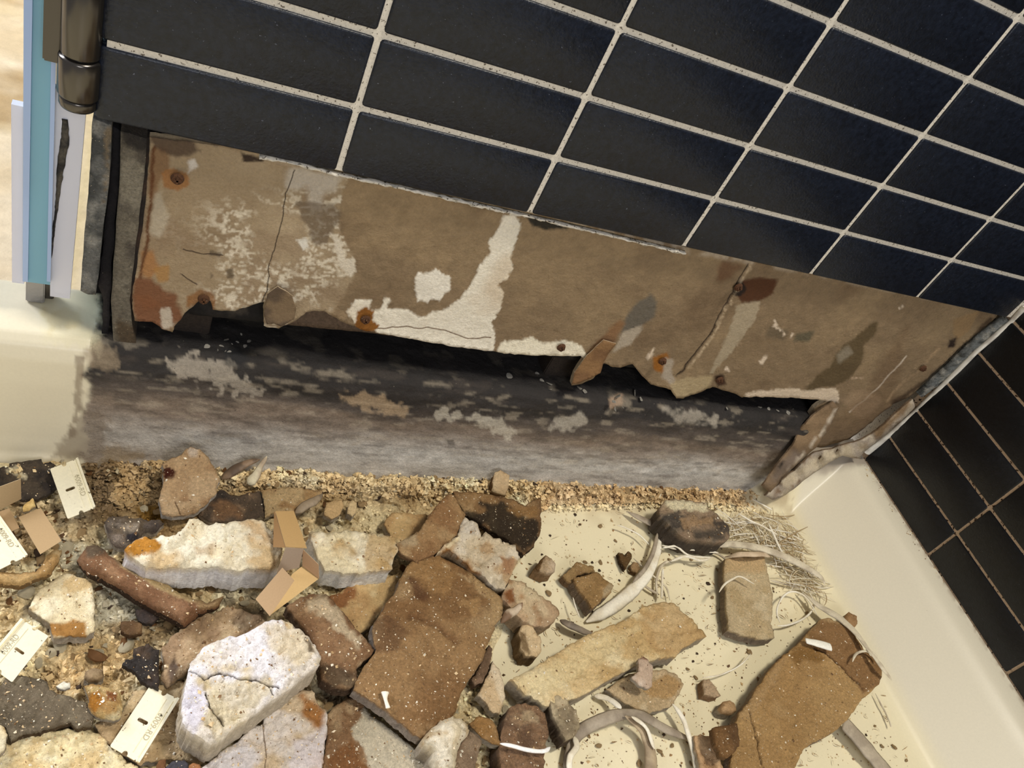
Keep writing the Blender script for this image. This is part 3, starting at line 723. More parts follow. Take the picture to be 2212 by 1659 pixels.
# the stain also reaches left near the floor
px2 = to_px(Pn)
c = np.tile(lin((214, 204, 178)), (len(Pn), 1))
zz = Pn[:, 2]; xx_ = Pn[:, 0]
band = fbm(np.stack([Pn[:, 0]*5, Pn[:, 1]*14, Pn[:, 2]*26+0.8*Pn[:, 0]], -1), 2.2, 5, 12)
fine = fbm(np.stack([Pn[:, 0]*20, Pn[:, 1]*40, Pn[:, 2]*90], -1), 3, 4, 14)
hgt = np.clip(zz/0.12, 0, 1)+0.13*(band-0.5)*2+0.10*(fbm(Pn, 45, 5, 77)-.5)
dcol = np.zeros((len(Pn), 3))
stops = [(-0.5, (160, 150, 130)), (0.10, (176, 168, 156)), (0.32, (190, 184, 174)), (0.44, (168, 158, 146)), (0.54, (136, 122, 108)), (0.63, (130, 114, 98)), (0.74, (88, 78, 70)), (0.86, (46, 41, 38)), (1.3, (20, 18, 18))]  # colour by height: light grey low down, near black at the top
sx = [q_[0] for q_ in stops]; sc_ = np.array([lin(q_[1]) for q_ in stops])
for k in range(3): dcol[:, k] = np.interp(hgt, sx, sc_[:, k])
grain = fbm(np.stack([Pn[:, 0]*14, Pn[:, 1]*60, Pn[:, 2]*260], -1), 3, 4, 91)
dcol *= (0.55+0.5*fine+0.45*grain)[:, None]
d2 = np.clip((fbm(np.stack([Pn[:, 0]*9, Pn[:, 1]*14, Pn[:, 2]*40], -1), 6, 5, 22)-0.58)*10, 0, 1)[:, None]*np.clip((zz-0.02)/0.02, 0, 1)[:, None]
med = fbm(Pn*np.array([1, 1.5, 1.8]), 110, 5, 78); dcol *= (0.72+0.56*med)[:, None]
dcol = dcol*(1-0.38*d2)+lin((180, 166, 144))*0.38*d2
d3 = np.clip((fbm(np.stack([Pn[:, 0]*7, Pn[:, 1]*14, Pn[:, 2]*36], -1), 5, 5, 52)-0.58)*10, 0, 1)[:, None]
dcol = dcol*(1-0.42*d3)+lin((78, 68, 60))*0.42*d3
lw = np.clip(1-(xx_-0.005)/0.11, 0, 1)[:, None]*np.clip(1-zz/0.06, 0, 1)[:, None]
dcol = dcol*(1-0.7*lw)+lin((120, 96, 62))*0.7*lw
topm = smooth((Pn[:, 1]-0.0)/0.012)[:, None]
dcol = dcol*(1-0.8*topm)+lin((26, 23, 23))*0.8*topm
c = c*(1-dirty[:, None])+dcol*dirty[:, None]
# grime patches painted in the photograph's places
def pc(poly, color, *a, **k):
    global c
    m_ = vis2
    a = list(a)+[3.0, 6.0, .05][len(a):]; a[1] *= 1.5; a[2] = max(a[2], .075); k.setdefault('strength', .62 if len(a) < 4 else a[3]*.8); a = a[:3]
    c[m_] = paint(c[m_], px2[m_], poly, color, *a, **k)
vis2 = (px2[:, 0] > -50) & (px2[:, 0] < 1900) & (px2[:, 1] > 580) & (px2[:, 1] < 1120) & (Pn[:, 1] < 0.066)
pc([(60, 600), (205, 640), (225, 760), (100, 735), (85, 690)], (214, 204, 170), 20, 20, .03, .8)
pc([(90, 670), (160, 670), (180, 700), (110, 712)], (196, 178, 130), 10, 14, .05, .6)
pc([(180, 760), (215, 735), (250, 760), (260, 800), (200, 800)], (150, 132, 108), 10, 10)
pc([(165, 770), (180, 770), (178, 850), (170, 900), (160, 940), (148, 950), (160, 870)], (110, 90, 70), 5, 7)
pc([(110, 990), (150, 930), (175, 880), (230, 900), (230, 1000)], (120, 104, 86), 10, 12)
pc([(230, 960), (330, 985), (200, 1010)], (140, 118, 84), 12, 12)
pc([(385, 760), (500, 790), (560, 850), (500, 850), (440, 820), (390, 815), (370, 790)], (190, 178, 160), 8, 26, .04, .7)
pc([(470, 730), (540, 745), (530, 790), (490, 790)], (20, 22, 26), 10, 12)
pc([(730, 850), (800, 850), (880, 880), (870, 900), (780, 880), (740, 870)], (186, 160, 126), 6, 12)
pc([(930, 880), (1000, 890), (1090, 905), (1130, 935), (1100, 945), (1000, 905), (930, 900)], (206, 196, 176), 6, 14)
pc([(1205, 905), (1260, 888), (1270, 915), (1225, 930), (1190, 928)], (196, 186, 168), 6, 8)
pc([(1320, 860), (1345, 850), (1350, 875), (1325, 885)], (178, 150, 124), 5, 8)
pc([(1440, 885), (1500, 890), (1560, 900), (1540, 920), (1460, 905)], (176, 166, 150), 8, 12)
pc([(965, 950), (980, 950), (982, 962), (968, 962)], (48, 40, 32), 3, 4)
pc([(250, 850), (300, 850), (290, 870), (240, 865)], (84, 74, 66), 8, 10)
Yd = Y.ravel()-lump*dirty*0.9*np.clip(zz/0.03, 0, 1); Zd = Z.ravel()+lump*dirty*0.8*np.clip(zz/0.03, 0, 1)
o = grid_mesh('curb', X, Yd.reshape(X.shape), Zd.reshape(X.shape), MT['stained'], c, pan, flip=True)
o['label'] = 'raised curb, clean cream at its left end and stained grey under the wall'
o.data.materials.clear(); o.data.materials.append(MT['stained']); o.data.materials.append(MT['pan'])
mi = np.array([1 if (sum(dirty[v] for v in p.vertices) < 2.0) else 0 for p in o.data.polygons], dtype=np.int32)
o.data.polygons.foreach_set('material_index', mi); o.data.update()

# plaster chips stuck in the black cavity
rng = np.random.default_rng(5)
# right end of the curb: broken trim board, corner plaster
def zpiece(name, poly, ys_, thick, cols, mat='board', parent=None, label=None, amp=.0015, side=(120, 100, 80), step=7, jit=2.5, patches=(), lines=(), cat=None, mott=60):
    """sheet whose depth y is given at each outline corner (idw-interpolated)"""
    poly = np.asarray(poly, float); ys_ = np.asarray(ys_, float)
    b_ = densify(poly, step, jit, int(poly[0][0])); Q, Fq = cdt_fill(b_, step)
    D = ((Q[:, None, :]-poly[None])**2).sum(-1)+30; wq = 1/D**1.5; yq = (wq*ys_).sum(1)/wq.sum(1)
    Vq = on_y(Q[:, 0], Q[:, 1], yq)
    cq = mixcols(Vq, cols, mott, 6)
    for p in patches: cq = paint(cq, Q, *p)
    for p in lines: cq = paint_line(cq, Q, *p)
    vd = (CAM-Vq); vd /= np.linalg.norm(vd, axis=1)[:, None]
    Vq = Vq+vd*((fbm(Vq, 80, 4, 3)-0.5)*2*amp)[:, None]
    dq = np.zeros_like(Vq); dq[:, 1] = thick; dq[:, 2] = -thick*0.5
    a_, f_, c_, n_ = extrude_sheet(Vq, Fq[:, ::-1], dq, 1, 0.001, cq, side)
    o = mesh_obj(name, a_, f_, MT[mat], c_, parent, True, n_)
    if parent is None: tag(o, label, cat)
    return o
zpiece('wood_strip', [(1802, 868), (1812, 880), (1790, 930), (1762, 968), (1700, 1022), (1664, 1064), (1646, 1050), (1676, 1006), (1712, 962), (1730, 925), (1770, 885)], [0.004, 0.0, -0.004, -0.014, -0.030, -0.046, -0.046, -0.034, -0.018, -0.006, 0.002], 0.002,
       [(138, 114, 86), (122, 100, 76)], 'wallpaper', None, 'brown cracked strip leaning up the inside corner beneath the drywall', 0.0008, jit=1.5, cat='strip',
       patches=[([(1650, 1055), (1680, 1005), (1715, 970), (1735, 985), (1700, 1022)], (122, 106, 92), 14, 10)], lines=[([(1806, 880), (1775, 935), (1740, 975), (1700, 1015)], (200, 186, 166), 4, 2, 4), ([(1720, 955), (1700, 985), (1672, 1025)], (34, 26, 20), 3, 2, 4)])
zpiece('corner_plaster', [(1760, 978), (1800, 968), (1845, 956), (1885, 938), (1950, 880), (1972, 862), (1978, 880), (1930, 925), (1870, 975), (1858, 990), (1820, 985), (1790, 1000), (1740, 1035), (1700, 1068), (1670, 1082), (1654, 1072), (1680, 1048), (1720, 1012)],
       [-0.006, -0.004, -0.003, -0.002, 0.001, 0.003, -0.002, -0.004, -0.008, -0.010, -0.014, -0.018, -0.028, -0.038, -0.045, -0.045, -0.036, -0.020], 0.003,
       [(176, 162, 146), (204, 190, 168), (140, 118, 96)], 'plaster', None, 'rough grey and tan plaster ridge along the back corner of the pan', 0.0012, jit=2.5, mott=110, cat='plaster',
       patches=[([(1880, 935), (1960, 868), (1975, 870), (1900, 945)], (150, 124, 94), 6, 6), ([(1760, 985), (1860, 960), (1850, 985), (1780, 1000), (1700, 1060), (1690, 1040)], (208, 192, 162), 20, 22, .06, .7)])
# ---------------- bathroom floor beyond the curb
bx_, by_ = np.meshgrid(np.linspace(-2.2, 1.6, 190), np.linspace(0.069, 3.0, 160), indexing='ij')
Pn = np.stack([bx_, by_, 0*bx_], -1).reshape(-1, 3)
c = mixcols(Pn, [(206, 184, 146), (222, 204, 172), (176, 148, 104)], 9, 3, 2.0, 5)
gx = np.abs(((Pn[:, 0]+0.03)/0.33+0.5) % 1-0.5)*0.33; gy = np.abs(((Pn[:, 1]-0.21)/0.33+0.5) % 1-0.5)*0.33
g = np.clip(1-np.minimum(gx, gy)/0.012, 0, 1)[:, None]; c = c*(1-g)+lin((206, 186, 140))*g
fl = grid_mesh('floor', bx_, by_, 0*bx_-0.05, MT['stone_floor'], c, None); fl['kind'] = 'structure'

# ================================================================== GLASS DOOR AND HINGE
def prism_between(name, quad_bot, quad_top, mat, parent, bev=0.0, col=None):
    V = list(quad_bot)+list(quad_top); F = [[3, 2, 1, 0], [4, 5, 6, 7], [0, 1, 5, 4], [1, 2, 6, 5], [2, 3, 7, 6], [3, 0, 4, 7]]
    c_ = None if col is None else np.tile(lin(col), (8, 1))
    return mesh_obj(name, V, F, mat, c_, parent, False)
def vslab(name, pxb, pxt, y0, y1, mat, parent, pyb, pyt, xshift=0.0, col=None, ztop=None):
    """upright slab whose front edge (at depth y0) spans pixel pxb[0]..pxb[1] at its foot and pxt at its head, running back to y1"""
    b0 = on_y(pxb[0], pyb, y0); b1 = on_y(pxb[1], pyb, y0); t0 = on_y(pxt[0], pyt, y0); t1 = on_y(pxt[1], pyt, y0)
    zb = min(b0[2], b1[2]); 
    def at(p, q, z): k = (z-p[2])/(q[2]-p[2]); return p+(q-p)*k
    zt = t0[2] if ztop is None else ztop
    B0, B1, T0, T1 = at(b0, t0, zb), at(b1, t1, zb), at(b0, t0, zt), at(b1, t1, zt)
    dy = np.array([xshift, y1-y0, 0])
    return prism_between(name, [B0, B1, B1+dy, B0+dy], [T0, T1, T1+dy, T0+dy], mat, parent, col=col)
door = empty('glass_door', (-0.035, 0.02, 0.16), 'frameless glass shower door seen edge-on at the far left, swung open beside the hinge', 'door')
zt_ = 1.35
vslab('glass_pane', (52, 108), (52, 124), 0.020, 0.034, MT['edge'], door, 608, 0, 0.0, ztop=zt_)
vslab('glass_face', (60, 100), (62, 112), 0.034, 0.24, MT['glass'], door, 600, 0, 0.0, ztop=zt_)
vslab('edge_highlight_strip', (49, 60), (51, 70), 0.0175, 0.0198, MT['edge_highlight'], door, 608, 0, 0, ztop=zt_)
vslab('edge_highlight_strip', (101, 109), (113, 124), 0.0175, 0.0198, MT['edge_highlight'], door, 608, 0, 0, ztop=zt_)
o = vslab('vinyl_seal', (26, 52), (24, 51), 0.022, 0.028, MT['vinyl'], door, 610, 225, 0)
o['label'] = 'clear vinyl fin'
o = vslab('vinyl_seal', (108, 151), (112, 190), 0.024, 0.030, MT['vinyl'], door, 640, 190, 0)
o['label'] = 'wide milky vinyl sweep'
pts = [(140, 258), (141, 300), (134, 340), (130, 370), (124, 430), (116, 500), (109, 560)]
o = strip_on('mould_line', door, pts, [0.003, 0.005, 0.005, .004, .002, .0012, .0012], MT['dark'], [(52, 50, 48), (90, 84, 74)], y=0.0235, thick=0.001, bumpy=0.001); o['label'] = 'black mould line in the seal'
# bracket on the curb
br = empty('curb_bracket', on_z(80, 655, 0.126), 'small grimy metal bracket on the curb under the glass door', 'bracket')
A = on_z(55, 652, 0.126); B = on_z(96, 655, 0.126)
box('bracket_block', (A[0], A[1], 0.126), (B[0], A[1]+0.018, 0.150), MT['bracket'], br, 0.001)
box('bracket_clip', (B[0]-0.001, A[1]+0.004, 0.128), (B[0]+0.006, A[1]+0.014, 0.151), MT['chrome'], br, 0.0008)
# hinge: stacked knuckles
hinge = empty('door_hinge', (-0.018, -0.004, ZF), 'dark polished metal barrel hinge at the open end of the tiled wall', 'hinge')
def knuckle(name, z0, z1, r_, cx, cy, mat=MT['chrome'], seg=40):
    bm = bmesh.new(); prof = [(0, z0), (r_*0.93, z0), (r_, z0+0.0015), (r_, z1-0.0015), (r_*0.95, z1), (0, z1)]
    V = []; F = []
    for (rr, z) in prof:
        for k in range(seg): V.append((cx+rr*math.cos(2*math.pi*k/seg), cy+rr*math.sin(2*math.pi*k/seg), z))
    for i in range(len(prof)-1):
        for k in range(seg):
            k2 = (k+1) % seg; F.append([i*seg+k, i*seg+k2, (i+1)*seg+k2, (i+1)*seg+k])
    bm.free(); return mesh_obj(name, V, F, mat, None, hinge, True)
HR = 0.0118
hb_ = on_y(164, 246, -0.006)
hx = hb_[0]; hz = hb_[2]
hx, hy = hx, 0.004
knuckle('hinge_cap', hz, hz+0.007, HR*0.9, hx, hy); knuckle('hinge_knuckle', hz+0.0073, hz+0.033, HR, hx, hy)
knuckle('hinge_knuckle', hz+0.0340, hz+0.082, HR*0.94, hx, hy); knuckle('hinge_knuckle', hz+0.083, hz+0.14, HR, hx, hy); knuckle('hinge_cap', hz+0.1405, hz+0.147, HR*0.9, hx, hy)
box('hinge_leaf', (hx-0.020, hy+0.004, hz+0.022), (hx-0.006, hy+0.012, hz+0.14), MT['chrome'], hinge, 0.001)
# ================================================================== RUBBLE ON THE PAN
# fine rubble nobody could count: one bed of stuff along the curb and over the left half
RP = [(-80, 1000), (60, 1000), (190, 985), (330, 970), (700, 1001), (1060, 1020), (1400, 1041), (1645, 1043), (1690, 1080), (1640, 1098), (1560, 1088), (1430, 1084), (1300, 1088), (1200, 1090), (1150, 1112), (1130, 1200), (1100, 1250), (1130, 1290),
      (1095, 1330), (1070, 1400), (1060, 1440), (1100, 1510), (1095, 1600), (1060, 1720), (-80, 1720)]
bnd = densify(RP, 6, 6, 3, 0.03)
P2, F2 = cdt_fill(bnd, 4.2)
d = np.clip(sdist(P2, bnd), 0, None)
V = on_z(P2[:, 0], P2[:, 1], 0.004)
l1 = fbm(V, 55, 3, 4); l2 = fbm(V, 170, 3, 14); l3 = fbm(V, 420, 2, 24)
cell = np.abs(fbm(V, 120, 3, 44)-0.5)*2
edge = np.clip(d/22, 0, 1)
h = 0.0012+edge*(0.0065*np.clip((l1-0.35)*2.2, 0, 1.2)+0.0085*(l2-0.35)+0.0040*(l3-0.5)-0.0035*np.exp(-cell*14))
ridge = np.clip(1-np.abs(P2[:, 1]-np.interp(P2[:, 0], [200, 700, 1100, 1640], [1010, 1040, 1050, 1062]))/45, 0, 1)
h = h+ridge*0.009*(0.3+l2+0.5*l3)
h = np.maximum(h, 0.0010)
V = on_z(P2[:, 0], P2[:, 1], h)
c = mixcols(V, [(242, 224, 180), (226, 200, 152), (248, 236, 200)], 30, 3, 2.5)
c = paint(c, P2, [(190, 985), (480, 985), (480, 1150), (360, 1160), (200, 1150)], (166, 134, 88), 30, 40, .02, .85)
c = paint(c, P2, [(150, 990), (250, 1000), (250, 1130), (180, 1140), (150, 1080)], (86, 66, 44), 20, 30, .04, .7)
c = paint(c, P2, [(300, 1100), (360, 1090), (350, 1140), (300, 1130)], (134, 98, 34), 14, 14, .04, .9)
c = paint(c, P2, [(480, 1040), (900, 1050), (900, 1100), (480, 1120)], (176, 144, 98), 30, 30, .03, .6)
c = paint(c, P2, [(1170, 1020), (1660, 1045), (1670, 1090), (1170, 1095)], (206, 170, 122), 20, 30, .03, .7)
c = paint(c, P2, [(0, 1060), (210, 1130), (210, 1190), (60, 1180), (0, 1180)], (176, 148, 108), 25, 35, .03, .5)
c = paint(c, P2, [(90, 1360), (290, 1380), (290, 1520), (110, 1500)], (214, 178, 122), 30, 45, .05, .5)
c = paint(c, P2, [(210, 1310), (300, 1300), (400, 1360), (330, 1400), (215, 1380)], (120, 94, 64), 20, 40, .06, .6)
c = paint(c, P2, [(480, 1300), (560, 1290), (580, 1340), (500, 1370)], (86, 68, 50), 16, 30, .06, .7)
c = paint(c, P2, [(690, 1440), (800, 1480), (760, 1540), (690, 1530)], (92, 74, 58), 16, 26, .06, .7)
c = paint(c, P2, [(0, 1590), (420, 1600), (430, 1720), (0, 1720)], (232, 212, 166), 26, 30, .03, .6)
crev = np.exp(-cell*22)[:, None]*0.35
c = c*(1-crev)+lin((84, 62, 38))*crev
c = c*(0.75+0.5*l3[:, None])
c = paint(c, P2, [(120, 1160), (190, 1180), (230, 1240), (290, 1300), (340, 1340), (210, 1345), (205, 1250), (130, 1230)], (214, 206, 180), 10, 14, .04, .8)
c4 = c
RB2, RBh, RBc = P2.copy(), h.copy(), c4.copy()
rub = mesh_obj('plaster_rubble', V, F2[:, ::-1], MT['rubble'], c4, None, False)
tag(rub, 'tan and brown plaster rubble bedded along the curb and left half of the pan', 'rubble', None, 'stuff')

B1 = [(164, 124, 84), (144, 104, 68), (182, 146, 104)]; TAN = [(206, 174, 124), (190, 154, 106), (220, 196, 150)]
WHT = [(226, 214, 190), (238, 230, 214), (206, 184, 150)]; LAV = [(224, 214, 210), (236, 230, 236), (212, 190, 152)]
MLD = [(92, 74, 56), (60, 48, 38), (140, 112, 84)]; CRM = [(230, 212, 172), (242, 228, 194), (206, 178, 130)]; GRY = [(150, 134, 112), (124, 108, 88), (186, 168, 140)]

# ---- lowest layer
slab('plaster_slab', 'dusty cream slab lying flat below the curled brown strip at the far left', 'plaster slab', [(76, 1280), (140, 1234), (200, 1256), (204, 1310), (203, 1362), (184, 1373), (118, 1376), (104, 1345), (62, 1315)], 0.017, 0.010, CRM, 'plaster', amp=.0022, jit=4,
     patches=[([(100, 1345), (190, 1340), (184, 1375), (118, 1378)], (168, 122, 66), 6, 14)], tilt=(0, .004))
slab('plaster_slab', 'tan crumbly slab between the curled strip and the white fan-shaped chunk', 'plaster slab', [(397, 1354), (440, 1325), (500, 1308), (560, 1328), (578, 1345), (540, 1372), (480, 1385), (440, 1405), (416, 1440), (380, 1470), (362, 1482), (347, 1462), (356, 1430), (350, 1400), (368, 1375)], 0.016, 0.008, [(186, 158, 124), (162, 134, 104), (206, 182, 146)], 'plaster', amp=.003, jit=4,
     patches=[([(360, 1440), (378, 1412), (386, 1440), (372, 1475)], (110, 92, 78), 8, 8)])
slab('plaster_slab', 'thin sandy slab showing between the second white slab and the big brown board', 'plaster slab', [(706, 1292), (760, 1262), (812, 1246), (868, 1240), (864, 1270), (830, 1318), (800, 1352), (775, 1372), (742, 1340), (716, 1318)], 0.017, 0.007, TAN, 'plaster', amp=.0015,
     patches=[([(700, 1280), (760, 1260), (770, 1290), (735, 1320)], (150, 104, 66), 8, 16)])
slab('plaster_slab', 'flat sandy slab wedged between the second white slab and the leaning brown board', 'plaster slab', [(828, 1130), (848, 1104), (925, 1112), (912, 1150), (905, 1180), (862, 1176), (838, 1148)], 0.020, 0.008, TAN, 'plaster', amp=.001)
slab('drywall_piece', 'dusty pale board with painted lilac highlights at the bottom, beneath the fan-shaped chunk', 'drywall', [(580, 1525), (604, 1505), (640, 1492), (672, 1490), (690, 1520), (706, 1542), (708, 1578), (700, 1630), (690, 1700), (420, 1700), (438, 1655), (480, 1622), (512, 1602), (540, 1575), (570, 1560)], 0.022, 0.010, [(214, 190, 156), (228, 216, 204), (180, 140, 98)], 'plaster', amp=.0025, jit=4,
     patches=[([(430, 1659), (520, 1600), (560, 1640), (540, 1700), (430, 1700)], (232, 226, 228), 12, 20, .04, .8), ([(640, 1600), (700, 1570), (700, 1660), (630, 1660)], (226, 214, 212), 12, 20, .04, .8), ([(650, 1500), (690, 1520), (705, 1560), (690, 1580), (660, 1550)], (170, 118, 68), 12, 14)], mottle=40,  # lilac patches: bluish highlights put into the colour
     lines=[([(570, 1560), (575, 1640), (572, 1690)], (120, 98, 76), 2.5, 2, 4)])
slab('drywall_piece', 'brown board with a bare white patch, bottom centre below the big brown board', 'drywall', [(706, 1545), (722, 1525), (748, 1510), (775, 1500), (800, 1540), (850, 1580), (905, 1620), (922, 1650), (920, 1700), (690, 1700), (700, 1640), (708, 1590)], 0.020, 0.009, B1, amp=.0015,
     patches=[([(790, 1528), (810, 1540), (880, 1600), (918, 1640), (918, 1700), (800, 1700), (795, 1640), (778, 1605), (762, 1590), (760, 1572), (775, 1560)], (214, 200, 172), 2, 5, .06), ([(700, 1640), (760, 1600), (800, 1660), (740, 1690)], (140, 96, 58), 10, 16)])
slab('drywall_piece', 'dark speckled fan-shaped scrap under the tall tan shard', 'drywall', [(452, 1124), (430, 1108), (442, 1088), (467, 1063), (476, 1056), (502, 1070), (540, 1062), (563, 1060), (571, 1090), (575, 1115), (536, 1121), (488, 1128)], 0.017, 0.005, MLD, 'mould', amp=.002,
     patches=[([(450, 1085), (500, 1080), (520, 1115), (460, 1120)], (132, 98, 66), 8, 12)])
slab('drywall_piece', 'flat orange-tan scrap behind the folded card sleeves', 'drywall', [(564, 1056), (632, 1051), (697, 1057), (694, 1071), (672, 1086), (654, 1098), (640, 1106), (593, 1106), (573, 1116), (571, 1088)], 0.019, 0.006, [(186, 144, 94), (202, 166, 116), (170, 126, 78)], amp=.0012)
slab('drywall_piece', 'dark rag-like torn paper left of the curled strip, by the orange-stained slab tip', 'torn paper', [(226, 1126), (245, 1111), (282, 1114), (312, 1120), (343, 1121), (357, 1131), (341, 1146), (312, 1146), (304, 1163), (269, 1184), (245, 1176), (234, 1158)], 0.022, 0.006, [(104, 86, 64), (84, 70, 60), (122, 108, 92)], 'mould', amp=.004, ascale=50,
     patches=[([(275, 1150), (300, 1145), (300, 1165), (272, 1168)], (44, 36, 40), 4, 5), ([(262, 1130), (300, 1130), (300, 1142), (266, 1140)], (170, 154, 134), 4, 5), ([(232, 1155), (270, 1155), (265, 1182), (245, 1176)], (138, 122, 106), 6, 6)], dome=.006)
slab('drywall_piece', 'dark brown mouldy scrap of torn paper under the razor blade in the left corner', 'torn paper', [(-30, 1018), (24, 1003), (22, 998), (89, 989), (94, 1000), (108, 996), (122, 1004), (140, 1010), (135, 1042), (108, 1062), (82, 1077), (48, 1079), (20, 1060), (-30, 1050)], 0.016, 0.003, [(62, 50, 38), (84, 70, 54), (44, 34, 28)], 'mould', amp=.002, side=(60, 48, 36),
     patches=[([(14, 1012), (40, 1004), (44, 1018), (60, 1025), (58, 1034), (34, 1026), (14, 1020)], (220, 206, 172), 2, 2)])
slab('drywall_piece', 'pale brown leaf of torn paper curled under the blade at the left edge', 'torn paper', [(-30, 1234), (40, 1236), (76, 1232), (90, 1218), (102, 1196), (116, 1188), (133, 1188), (128, 1210), (110, 1238), (82, 1252), (43, 1267), (0, 1262), (-30, 1256)], 0.020, 0.003, [(204, 160, 100), (188, 142, 84), (220, 184, 130)], amp=.002, dome=.007, side=(140, 110, 70))
slab('drywall_piece', 'dark grey-brown flat board at the left edge with white shavings on it', 'drywall', [(-30, 1500), (0, 1482), (14, 1464), (26, 1457), (65, 1461), (102, 1471), (106, 1489), (152, 1504), (187, 1517), (203, 1550), (200, 1565), (169, 1572), (152, 1558), (87, 1580), (54, 1584), (24, 1600), (10, 1570), (-30, 1560)], 0.019, 0.006, [(122, 104, 80), (104, 88, 66), (138, 120, 92)], amp=.0018, side=(96, 78, 56), seed=4)
slab('drywall_piece', 'rust-stained shell-like flake right of the dark grey-brown board', 'drywall', [(182, 1482), (205, 1476), (228, 1482), (262, 1494), (266, 1530), (262, 1546), (246, 1556), (226, 1551), (205, 1544), (190, 1526), (192, 1505)], 0.023, 0.005, [(214, 176, 112), (186, 138, 78), (226, 200, 150)], amp=.002, dome=.005,
     patches=[([(192, 1495), (215, 1490), (225, 1515), (205, 1535), (190, 1525)], (182, 122, 48), 5, 6), ([(228, 1490), (258, 1496), (250, 1515), (232, 1510)], (150, 96, 54), 4, 6)], step=5)
slab('drywall_piece', 'black-brown triangular scrap glittering with grit, above the lowest razor blade', 'drywall', [(265, 1434), (270, 1423), (290, 1419), (289, 1398), (306, 1394), (321, 1387), (332, 1398), (344, 1399), (345, 1487), (322, 1478), (305, 1466), (292, 1450), (278, 1443)], 0.023, 0.005, [(58, 42, 30), (40, 30, 24), (80, 60, 42)], 'mould', amp=.0025, side=(50, 36, 26), step=5, jit=2)
slab('drywall_piece', 'small dark brown chip beside the lower end of the curled strip', 'drywall', [(262, 1342), (285, 1338), (308, 1346), (306, 1366), (280, 1372), (262, 1362)], 0.016, 0.005, [(124, 90, 56), (104, 74, 46)], step=5, side=(90, 66, 44))
slab('drywall_piece', 'black-brown chip touching the curled strip from below', 'drywall', [(292, 1315), (315, 1310), (345, 1332), (330, 1346), (300, 1342)], 0.016, 0.004, [(66, 48, 36), (48, 36, 30)], 'mould', step=5, side=(40, 30, 24))
slab('plaster_flake', 'small amber flake of plaster right of the upper card sleeve at the left', 'flake', [(50, 1090), (72, 1074), (77, 1092), (60, 1104), (50, 1104)], 0.023, 0.003, [(232, 204, 140), (214, 178, 112)], 'plaster', step=5)
slab('plaster_lump', 'rounded grey-tan pebble of plaster below the blade at the left edge', 'plaster lump', [(184, 1450), (205, 1441), (222, 1446), (226, 1460), (212, 1470), (190, 1472), (182, 1462)], 0.020, 0.010, [(176, 152, 118), (156, 132, 100)], 'plaster', step=4, dome=.006, jit=1)
slab('plaster_flake', 'bright white oval flake among the grit under the blade at the left edge', 'flake', [(122, 1480), (138, 1470), (152, 1474), (153, 1484), (138, 1488), (126, 1485)], 0.018, 0.003, [(240, 232, 210)], 'plaster', step=4, jit=1)
slab('drywall_piece', 'pale cream flat corner of board at the bottom left edge', 'drywall', [(-30, 1560), (8, 1568), (16, 1585), (12, 1612), (-4, 1640), (-30, 1650)], 0.022, 0.006, CRM, 'plaster', step=6)

slab('plaster_slab', 'rough cream plaster sheet filling the bottom left corner', 'plaster slab', [(-30, 1616), (20, 1604), (60, 1590), (110, 1578), (170, 1572), (214, 1582), (236, 1614), (296, 1652), (330, 1700), (-30, 1700)], 0.013, 0.008, [(236, 218, 172), (222, 194, 142), (244, 232, 196)], 'plaster', amp=.0028, ascale=120, jit=6, mottle=60)
slab('plaster_slab', 'sandy rough board beneath the lowest razor blade and the fan-shaped chunk', 'plaster slab', [(205, 1562), (226, 1552), (262, 1540), (290, 1492), (330, 1482), (400, 1470), (410, 1580), (448, 1612), (430, 1645), (360, 1638), (300, 1652), (236, 1610)], 0.012, 0.008, [(206, 180, 138), (190, 162, 122), (222, 198, 158)], 'plaster', amp=.0016, ascale=120, jit=5)
# ---- middle layer
slab('drywall_piece', 'tall tan shard with a dark rust spot, leaning against the stained curb', 'drywall', [(412, 963), (432, 968), (451, 985), (462, 1008), (476, 1034), (467, 1063), (443, 1090), (421, 1107), (382, 1114), (352, 1111), (345, 1080), (352, 1048), (350, 1025), (356, 1010), (350, 998), (391, 980)], 0.034, 0.006, [(188, 148, 104), (202, 164, 120), (172, 130, 88)], tilt=(0, -0.022), side=(190, 182, 172), amp=.001,
     patches=[([(352, 1013), (368, 1008), (380, 1020), (372, 1033), (356, 1034)], (74, 34, 20), 3, 4), ([(405, 966), (430, 968), (425, 985), (405, 990)], (222, 200, 176), 5, 8)], lines=[([(378, 1084), (390, 1110)], (110, 80, 56), 1.5, 1.5, 2)])
slab('drywall_piece', 'curled rusty-brown strip at left, bowed up along its length', 'drywall', [(167, 1210), (186, 1180), (212, 1176), (236, 1198), (262, 1216), (300, 1236), (352, 1258), (400, 1288), (448, 1300), (484, 1284), (474, 1308), (430, 1330), (397, 1353), (350, 1328), (293, 1298), (240, 1264), (190, 1240)], 0.020, 0.004, [(150, 106, 72), (136, 92, 60), (168, 122, 84)], dome=.013, side=(70, 52, 38), amp=.001,
     patches=[([(250, 1208), (300, 1236), (360, 1258), (430, 1300), (405, 1300), (330, 1262), (262, 1225)], (212, 184, 134), 4, 6), ([(180, 1175), (230, 1178), (225, 1195), (185, 1205)], (112, 94, 74), 7, 8), ([(420, 1290), (482, 1284), (470, 1308), (430, 1318)], (178, 146, 104), 6, 8)])
